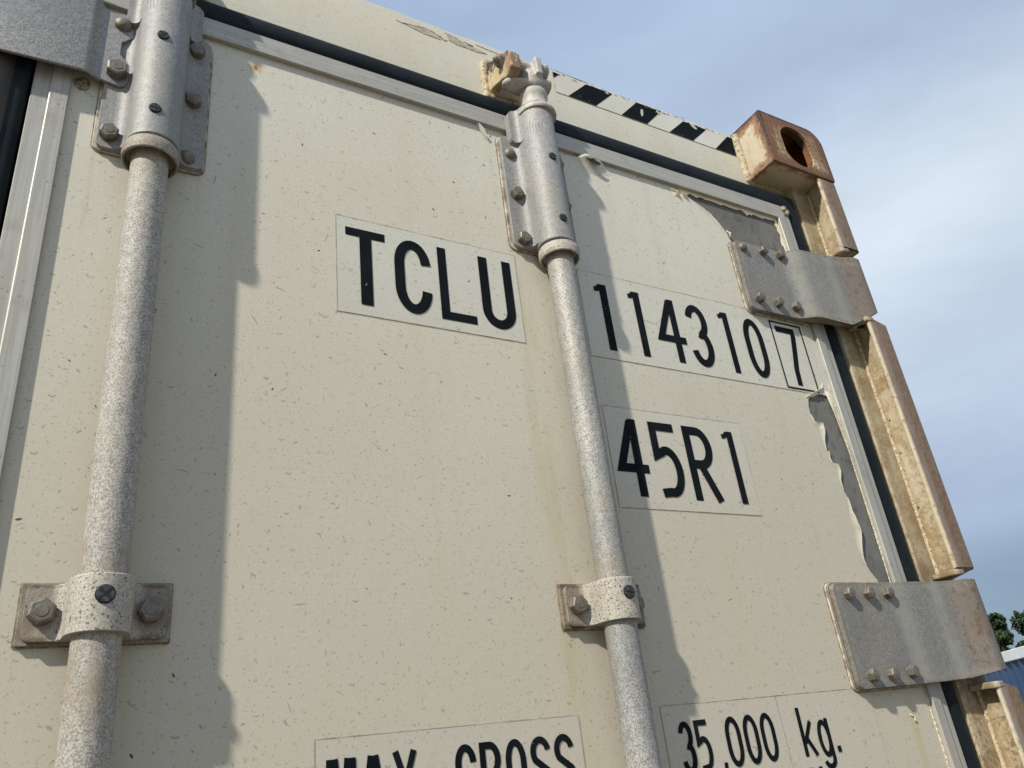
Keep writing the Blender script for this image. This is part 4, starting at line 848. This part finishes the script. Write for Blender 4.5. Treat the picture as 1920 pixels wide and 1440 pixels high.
# ------------------------------------------------------------------ hinges
def hinge(z0, z1, jog, cut, rows, label):
    """plate cross-section in (x, y) swept over z, wrapping back round the pin at the post"""
    if jog: front = [(0.8720, -0.0120), (0.9680, -0.0120), (0.9760, -0.0135), (0.9860, -0.0200), (0.9960, -0.0262), (1.0060, -0.0285), (1.0750, -0.0300), (1.0850, -0.0305), (1.0960, -0.0320), (1.1080, -0.0340)]
    else: front = [(0.8720, -0.0120), (0.9700, -0.0120), (0.9900, -0.0140), (1.0150, -0.0185), (1.0300, -0.0195), (1.0850, -0.0235), (1.0960, -0.0265), (1.1080, -0.0300)]
    front += [(1.1200, -0.0375), (1.1330, -0.0390), (1.1450, -0.0370), (1.1530, -0.0310), (1.1560, -0.0220), (1.1560, -0.0060)]
    back = [(1.1400, -0.0040), (1.1000, -0.0080), (1.0100, -0.0120 if jog else -0.0090), (0.9800, -0.0055), (0.8720, -0.0055)]
    pr = front+back; bm = bmesh.new(); N = 24; cr = 0.010; rows_ = []
    zs = [(z0+cr*(1-math.cos(math.pi/2*i/5)), cr*(1-math.sin(math.pi/2*i/5))) for i in range(6)]+[(z0+cr+(z1-z0-2*cr)*i/N, 0) for i in range(1, N)]+[(z1-cr*(1-math.cos(math.pi/2*i/5)), cr*(1-math.sin(math.pi/2*i/5))) for i in range(5, -1, -1)]
    for z_, ins in zs:
        row = []
        for j, (a, b) in enumerate(pr):
            aa = max(a, 0.8720+ins)
            # the plate flares slightly towards the knuckle
            fl = 0.0
            if jog and a > 0.99: fl = 0.010*((a-0.99)/0.16)
            zz = z_+(fl if z_ > (z0+z1)/2 else -fl*0.35)
            if cut and a > 1.076 and z_ < z0+0.05: zz += (((a-1.078)*0.50 if a > 1.078 else 0.0) if jog else (a-1.076)*0.12)*(1-(z_-z0)/0.05)
            row.append(bm.verts.new((aa, b, zz)))
        rows_.append(row)
    n = len(pr)
    for A, B in zip(rows_, rows_[1:]):
        for i in range(n): bm.faces.new((A[i], A[(i+1) % n], B[(i+1) % n], B[i]))
    bm.faces.new(rows_[0]); bm.faces.new(rows_[-1][::-1])
    h = obj('hinge', bm, 'hinge', root, 0.0010, smooth=35); h['label'] = label
    bm = bmesh.new(); prism(bm, rrect(0.8695, 1.0030, z0-0.0020, z1+0.0020, 0.010, corners=(0, 1, 1, 0)), 'y', -0.0004, -0.0028); prism(bm, rrect(0.8705, 1.0035, z0-0.0012, z1+0.0012, 0.010, corners=(0, 1, 1, 0)), 'y', -0.0030, -0.0053, 1)
    obj('backing_pad', bm, ['pad', 'hinge'], h, 0.0005)
    bm = bmesh.new(); prism(bm, rrect(0.8683, 1.0040, z0-0.0032, z1+0.0032, 0.011, corners=(0, 1, 1, 0)), 'y', -0.0001, -0.0006); obj('dirt_rim', bm, 'rim', h)
    for kind, x_, z_ in rows: (domebolt if kind == 'd' else hexbolt)(h, x_, -0.0120, z_, 0.0080)
    bm = bmesh.new(); cyl(bm, (1.1560, -0.022, (z0+z1)/2-0.012), 0.0016, 0.0012, 'x', 12); obj('grease_hole', bm, 'dark', h)
    return h
hinge(0.5740, 0.7010, True, True, [('d', 0.8865, 0.6880), ('h', 0.9300, 0.6905), ('h', 0.9697, 0.6920), ('h', 0.8898, 0.5935), ('h', 0.9299, 0.5931), ('h', 0.9696, 0.5935)], 'upper hinge plate with one domed bolt among its six')
hinge(0.0330, 0.1620, False, True, [('h', 0.8960, 0.1480), ('h', 0.9350, 0.1480), ('h', 0.9745, 0.1480), ('h', 0.8955, 0.0480), ('h', 0.9345, 0.0475), ('h', 0.9745, 0.0485)], 'lower hinge plate with brown rust toward the post')

# ------------------------------------------------------------------ corner post in pieces between the hinges
bm = bmesh.new(); box(bm, 1.0830, 1.1520, 0.0010, 0.10, -1.75, 0.8815); post = obj('corner_post', bm, 'post', root, 0.001)
def flange(z0, z1, top=True, bottom=True):
    bm = bmesh.new(); r_ = 0.0045
    pr = [(1.1240, 0.0005), (1.1240, -0.0270), (1.1228, -0.0300), (1.1200, -0.0312), (1.1122, -0.0316), (1.1102, -0.0326), (1.1095, -0.0345), (1.1100, -0.0362), (1.1118, -0.0375), (1.1145, -0.0377)]+[(1.1560-r_+r_*math.sin(math.pi/2*i/5), -0.0377+r_-r_*math.cos(math.pi/2*i/5)) for i in range(6)]+[(1.1560, 0.0990), (1.1525, 0.0990), (1.1525, 0.0005)]
    n = 22; q = random.Random(int(z0*100)); rows_ = []
    for i in range(n+1):
        z_ = z0+(z1-z0)*i/n; row = []
        for (a, b) in pr:
            dz = 0.0
            if bottom and i == 0 and b < -0.02: dz = 0.010*(-b-0.02)/0.018
            if top and i == n and a > 1.135 and b < 0: dz = -0.012*(a-1.135)/0.021
            row.append(bm.verts.new((a+(q.uniform(-1, 1)*0.00015 if b < -0.01 else 0), b, z_+dz)))
        rows_.append(row)
    m_ = len(pr)
    for A, B in zip(rows_, rows_[1:]):
        for i in range(m_): bm.faces.new((A[i], A[(i+1) % m_], B[(i+1) % m_], B[i]))
    bm.faces.new(rows_[0]); bm.faces.new(rows_[-1][::-1])
    o = obj('post_flange', bm, 'post', post, smooth=40)
    bm = bmesh.new()
    if top:
        prism(bm, [(1.1050, 0.0008), (1.1050, -0.0350), (1.1075, -0.0382), (1.1150, -0.0386), (1.1250, -0.0382), (1.1250, 0.0008)], 'z', z1-0.0078, z1+0.0006)
        cyl(bm, (1.1150, -0.019, z1-0.0079), 0.0062, -0.0006, 'z', 24, mi=1)
    if bottom:
        prism(bm, [(1.1070, 0.0008), (1.1070, -0.0320), (1.1090, -0.0375), (1.1250, -0.0386), (1.1250, 0.0008)], 'z', z0-0.0006, z0+0.0070)
    if top or bottom: list(pieces('hinge_lug', bm, ['post', 'dark'], o, bevel=0.0016, smooth=40))
    # weld seam where the flange meets the post
    bm = bmesh.new(); n = 120; ringv = []
    for i in range(n+1):
        z_ = z0+0.008+(z1-z0-0.016)*i/n; rr = 0.0034+0.0004*math.sin(i*1.9)+q.uniform(-1, 1)*0.0003
        ringv.append([bm.verts.new((1.1232+rr*math.cos(a_)+q.uniform(-1, 1)*0.0002, 0.0004+rr*math.sin(a_), z_)) for a_ in [2*math.pi*j/8 for j in range(8)]])
    for A, B in zip(ringv, ringv[1:]):
        for j in range(8): bm.faces.new((A[j], A[(j+1) % 8], B[(j+1) % 8], B[j]))
    bm.faces.new(ringv[0]); bm.faces.new(ringv[-1][::-1])
    obj('weld_seam', bm, 'bead', o, smooth=60)
flange(0.7210, 0.8790, False, True); flange(0.1690, 0.5895); flange(-0.55, 0.0260); flange(-1.75, -0.70, True, False)

# ------------------------------------------------------------------ corner casting, hollow with its slotted holes
def make_casting():
    bm = bmesh.new(); r_ = 0.034
    pts = [(0.998, 0.881), (1.156, 0.881)]+[(1.156-r_+r_*math.cos(math.pi/2*i/8), 0.9985-r_+r_*math.sin(math.pi/2*i/8)) for i in range(9)]+[(0.998, 0.9985)]
    prism(bm, pts, 'y', -0.040, 0.138)
    bmesh.ops.recalc_face_normals(bm, faces=bm.faces[:])
    bmesh.ops.bevel(bm, geom=[e for e in bm.edges if e.calc_face_angle(0) > 0.6], offset=0.0028, segments=3, profile=0.6, affect='EDGES')
    me = bpy.data.meshes.new('corner_casting'); bm.to_mesh(me); bm.free(); o = bpy.data.objects.new('corner_casting', me); C.objects.link(o)
    cut = bmesh.new()
    box(cut, 1.013, 1.143, -0.024, 0.122, 0.895, 0.984)
    def slot(cx, cz, hw, hh, y0, y1):
        n = 28; pts = []
        for i in range(n):
            a = 2*math.pi*i/n; s = math.sin(a); pts.append((cx+hw*math.cos(a), cz+(hh-hw*0.85)*(1 if s > 0 else -1)+hw*0.85*s))
        prism(cut, pts, 'y', y0, y1)
    slot(1.0775, 0.9375, 0.0375, 0.0455, -0.050, -0.020)
    bmesh.ops.recalc_face_normals(cut, faces=cut.faces[:])
    obs = []
    c1 = bpy.data.meshes.new('t'); cut.to_mesh(c1); cut.free(); co = bpy.data.objects.new('t', c1); C.objects.link(co); obs.append((co, c1))
    cut = bmesh.new(); n = 24; P = [(0.045+0.032*math.cos(2*math.pi*i/n), 0.938+0.030*math.sin(2*math.pi*i/n)) for i in range(n)]; prism(cut, P, 'x', 1.150, 1.17)
    bmesh.ops.recalc_face_normals(cut, faces=cut.faces[:]); c2 = bpy.data.meshes.new('t2'); cut.to_mesh(c2); cut.free(); co2 = bpy.data.objects.new('t2', c2); C.objects.link(co2); obs.append((co2, c2))
    for cc, _ in obs:
        b = o.modifiers.new('cut', 'BOOLEAN'); b.operation = 'DIFFERENCE'; b.object = cc; b.solver = 'EXACT'; b.use_self = True
    dg = bpy.context.evaluated_depsgraph_get(); dg.update(); new = bpy.data.meshes.new_from_object(o.evaluated_get(dg)); o.modifiers.clear(); o.data = new; new.name = 'corner_casting'
    bpy.data.meshes.remove(me)
    for cc, mm in obs: bpy.data.objects.remove(cc); bpy.data.meshes.remove(mm)
    new.materials.clear(); new.materials.append(M['casting'])
    for p in new.polygons: p.use_smooth = True
    new.set_sharp_from_angle(angle=math.radians(32))
    o.parent = root
    return o
cast = make_casting()
bm = bmesh.new(); q = random.Random(8)
for i in range(40):
    z_ = 0.884+0.100*i/39; bmesh.ops.create_icosphere(bm, subdivisions=2, radius=0.0065+q.uniform(0, 0.0012), matrix=Matrix.Translation((0.9965+q.uniform(-1, 1)*0.0008, 0.0205, z_)))
for i in range(34):
    t = i/33; bmesh.ops.create_icosphere(bm, subdivisions=1, radius=0.0045, matrix=Matrix.Translation((1.000+0.13*t, 0.021, 0.8795+q.uniform(-1, 1)*0.0006)))
wb = obj('weld_bead', bm, 'bead', cast); rmd = wb.modifiers.new('fuse', 'REMESH'); rmd.mode = 'VOXEL'; rmd.voxel_size = 0.0014; rmd.use_smooth_shade = True
smm = wb.modifiers.new('soft', 'SMOOTH'); smm.iterations = 14

# the far side of the frame, mirrored
for src in (cast, post):
    c_o = src.copy(); C.objects.link(c_o); c_o.parent = root; c_o.scale = (-1, 1, 1); c_o.location = (2*XC, 0, 0)
bm = bmesh.new(); box(bm, XL, XL+0.042, -0.0377, 0.099, -1.75, 0.880); obj('post_flange', bm, 'post', root, 0.004)

# ------------------------------------------------------------------ the blue container across the yard
g = G('blue_container_paint'); c_ = g.mix(g.noise(1.5, 4).step(0.3, 0.7), (0.022, 0.050, 0.115), (0.032, 0.065, 0.14)); M['blue'] = g.done(c_, 0.5)
g = G('white_roof_edge'); M['white'] = g.done(g.mix(g.noise(2.0, 3).step(0.3, 0.7), (0.78, 0.79, 0.80), (0.66, 0.67, 0.68)), 0.5)
bc = empty('shipping_container', 'far blue corrugated container with white top rail, in front of the trees', 'shipping container', (11.35, 4.95, 0))
bc.rotation_euler = (0, 0, math.atan2(0.757, 0.653)-0.01)
L_ = 12.19
bm = bmesh.new(); pts = []
x_ = 0.1
while x_ < L_-0.2:
    pts += [(x_, 0.0), (x_+0.07, 0.0), (x_+0.14, -0.036), (x_+0.21, -0.036)]; x_ += 0.28
side = [(a, b) for a, b in pts]
prism(bm, side+[(side[-1][0], -2.40)]+[(a, -2.40-b) for a, b in reversed(side)][1:-1]+[(0.1, -2.40)], 'z', 0.16, 2.44)
obj('side_wall', bm, 'blue', bc)
for zz0, zz1, nm, mt in ((2.44, 2.591, 'top_rail', 'white'), (0.0, 0.16, 'bottom_rail', 'blue')):
    bm = bmesh.new(); box(bm, 0, L_, -2.42, 0.02, zz0, zz1); obj(nm, bm, mt, bc, 0.01)
for xx, yy in ((0.0, -0.13), (0.0, -2.41), (L_-0.15, -0.13), (L_-0.15, -2.41)):
    bm = bmesh.new(); box(bm, xx-0.004, xx+0.154, yy-0.02, yy+0.154, 0.16, 2.44); obj('corner_post', bm, 'blue', bc, 0.005)

# ------------------------------------------------------------------ trees beyond it
g = G('leaf'); inf = g.n('ShaderNodeObjectInfo'); c_ = g.mix(g.noise(1.3, 3).step(0.3, 0.7), (0.018, 0.036, 0.014), (0.036, 0.060, 0.022)); g.b.inputs['Transmission Weight'].default_value = 0.0; M['leaf'] = g.done(c_, 0.6, 0, 0.3)
g = G('bark'); M['bark'] = g.done(g.mix(g.noise(6, 4).step(0.3, 0.7), (0.09, 0.07, 0.05), (0.05, 0.04, 0.03)), 0.9)
def tree(loc, h, wd, seed, label):
    q = random.Random(seed); t = empty('broadleaf_tree', label, 'tree', loc, 'trees beyond the far container')
    bm = bmesh.new()
    def limb(a, b, r0, r1):
        a, b = Vector(a), Vector(b); u = (b-a).normalized(); v = u.orthogonal().normalized(); w_ = u.cross(v); n = 8
        A = [bm.verts.new(a+(v*math.cos(2*math.pi*i/n)+w_*math.sin(2*math.pi*i/n))*r0) for i in range(n)]; B = [bm.verts.new(b+(v*math.cos(2*math.pi*i/n)+w_*math.sin(2*math.pi*i/n))*r1) for i in range(n)]
        for i in range(n): bm.faces.new((A[i], A[(i+1) % n], B[(i+1) % n], B[i]))
    limb((0, 0, 0), (0.1, 0, h*0.45), 0.24, 0.15); limb((0.1, 0, h*0.45), (0, 0.1, h*0.85), 0.15, 0.04)
    cl = []
    for i in range(26):
        a = q.uniform(0, 6.283); k = q.random(); zz = h*(0.30+0.66*k); rad = wd*0.5*math.sqrt(max(0.05, 1-((k-0.35)/0.70)**2))*q.uniform(0.25, 0.85)
        c = Vector((rad*math.cos(a), rad*math.sin(a), zz)); cl.append((c, q.uniform(0.5, 1.0)*wd*0.15)); limb((0.05, 0, h*(0.25+0.4*k)), c, 0.06, 0.02)
    obj('trunk', bm, 'bark', t)
    bm = bmesh.new()
    for c, rr in cl:
        for _ in range(420):
            v = Vector((q.gauss(0, 1), q.gauss(0, 1), q.gauss(0, 1))); v = v.normalized()*rr*q.random()**0.4*1.15; p = c+v
            s = q.uniform(0.07, 0.15); n_ = Vector((q.gauss(0, 1), q.gauss(0, 1), q.gauss(0, 1)+0.6)).normalized(); a_ = n_.orthogonal().normalized(); b_ = n_.cross(a_)
            bm.faces.new([bm.verts.new(p+a_*s), bm.verts.new(p+b_*s*0.6), bm.verts.new(p-a_*s), bm.verts.new(p-b_*s*0.6)])
    obj('crown', bm, 'leaf', t, recalc=False)
def at(az, dist): return (dist*math.sin(math.radians(az)), dist*math.cos(math.radians(az))-0.6948, 0)
tree(at(60.25, 42), 5.4, 2.2, 11, 'taller dark tree beside the container post, against the sky')
tree(at(62.2, 44), 5.35, 3.3, 12, 'pale green tree at the frame edge above the far blue container')
tree(at(69.5, 43), 5.8, 5.0, 13, 'tree further along the row past the frame edge')
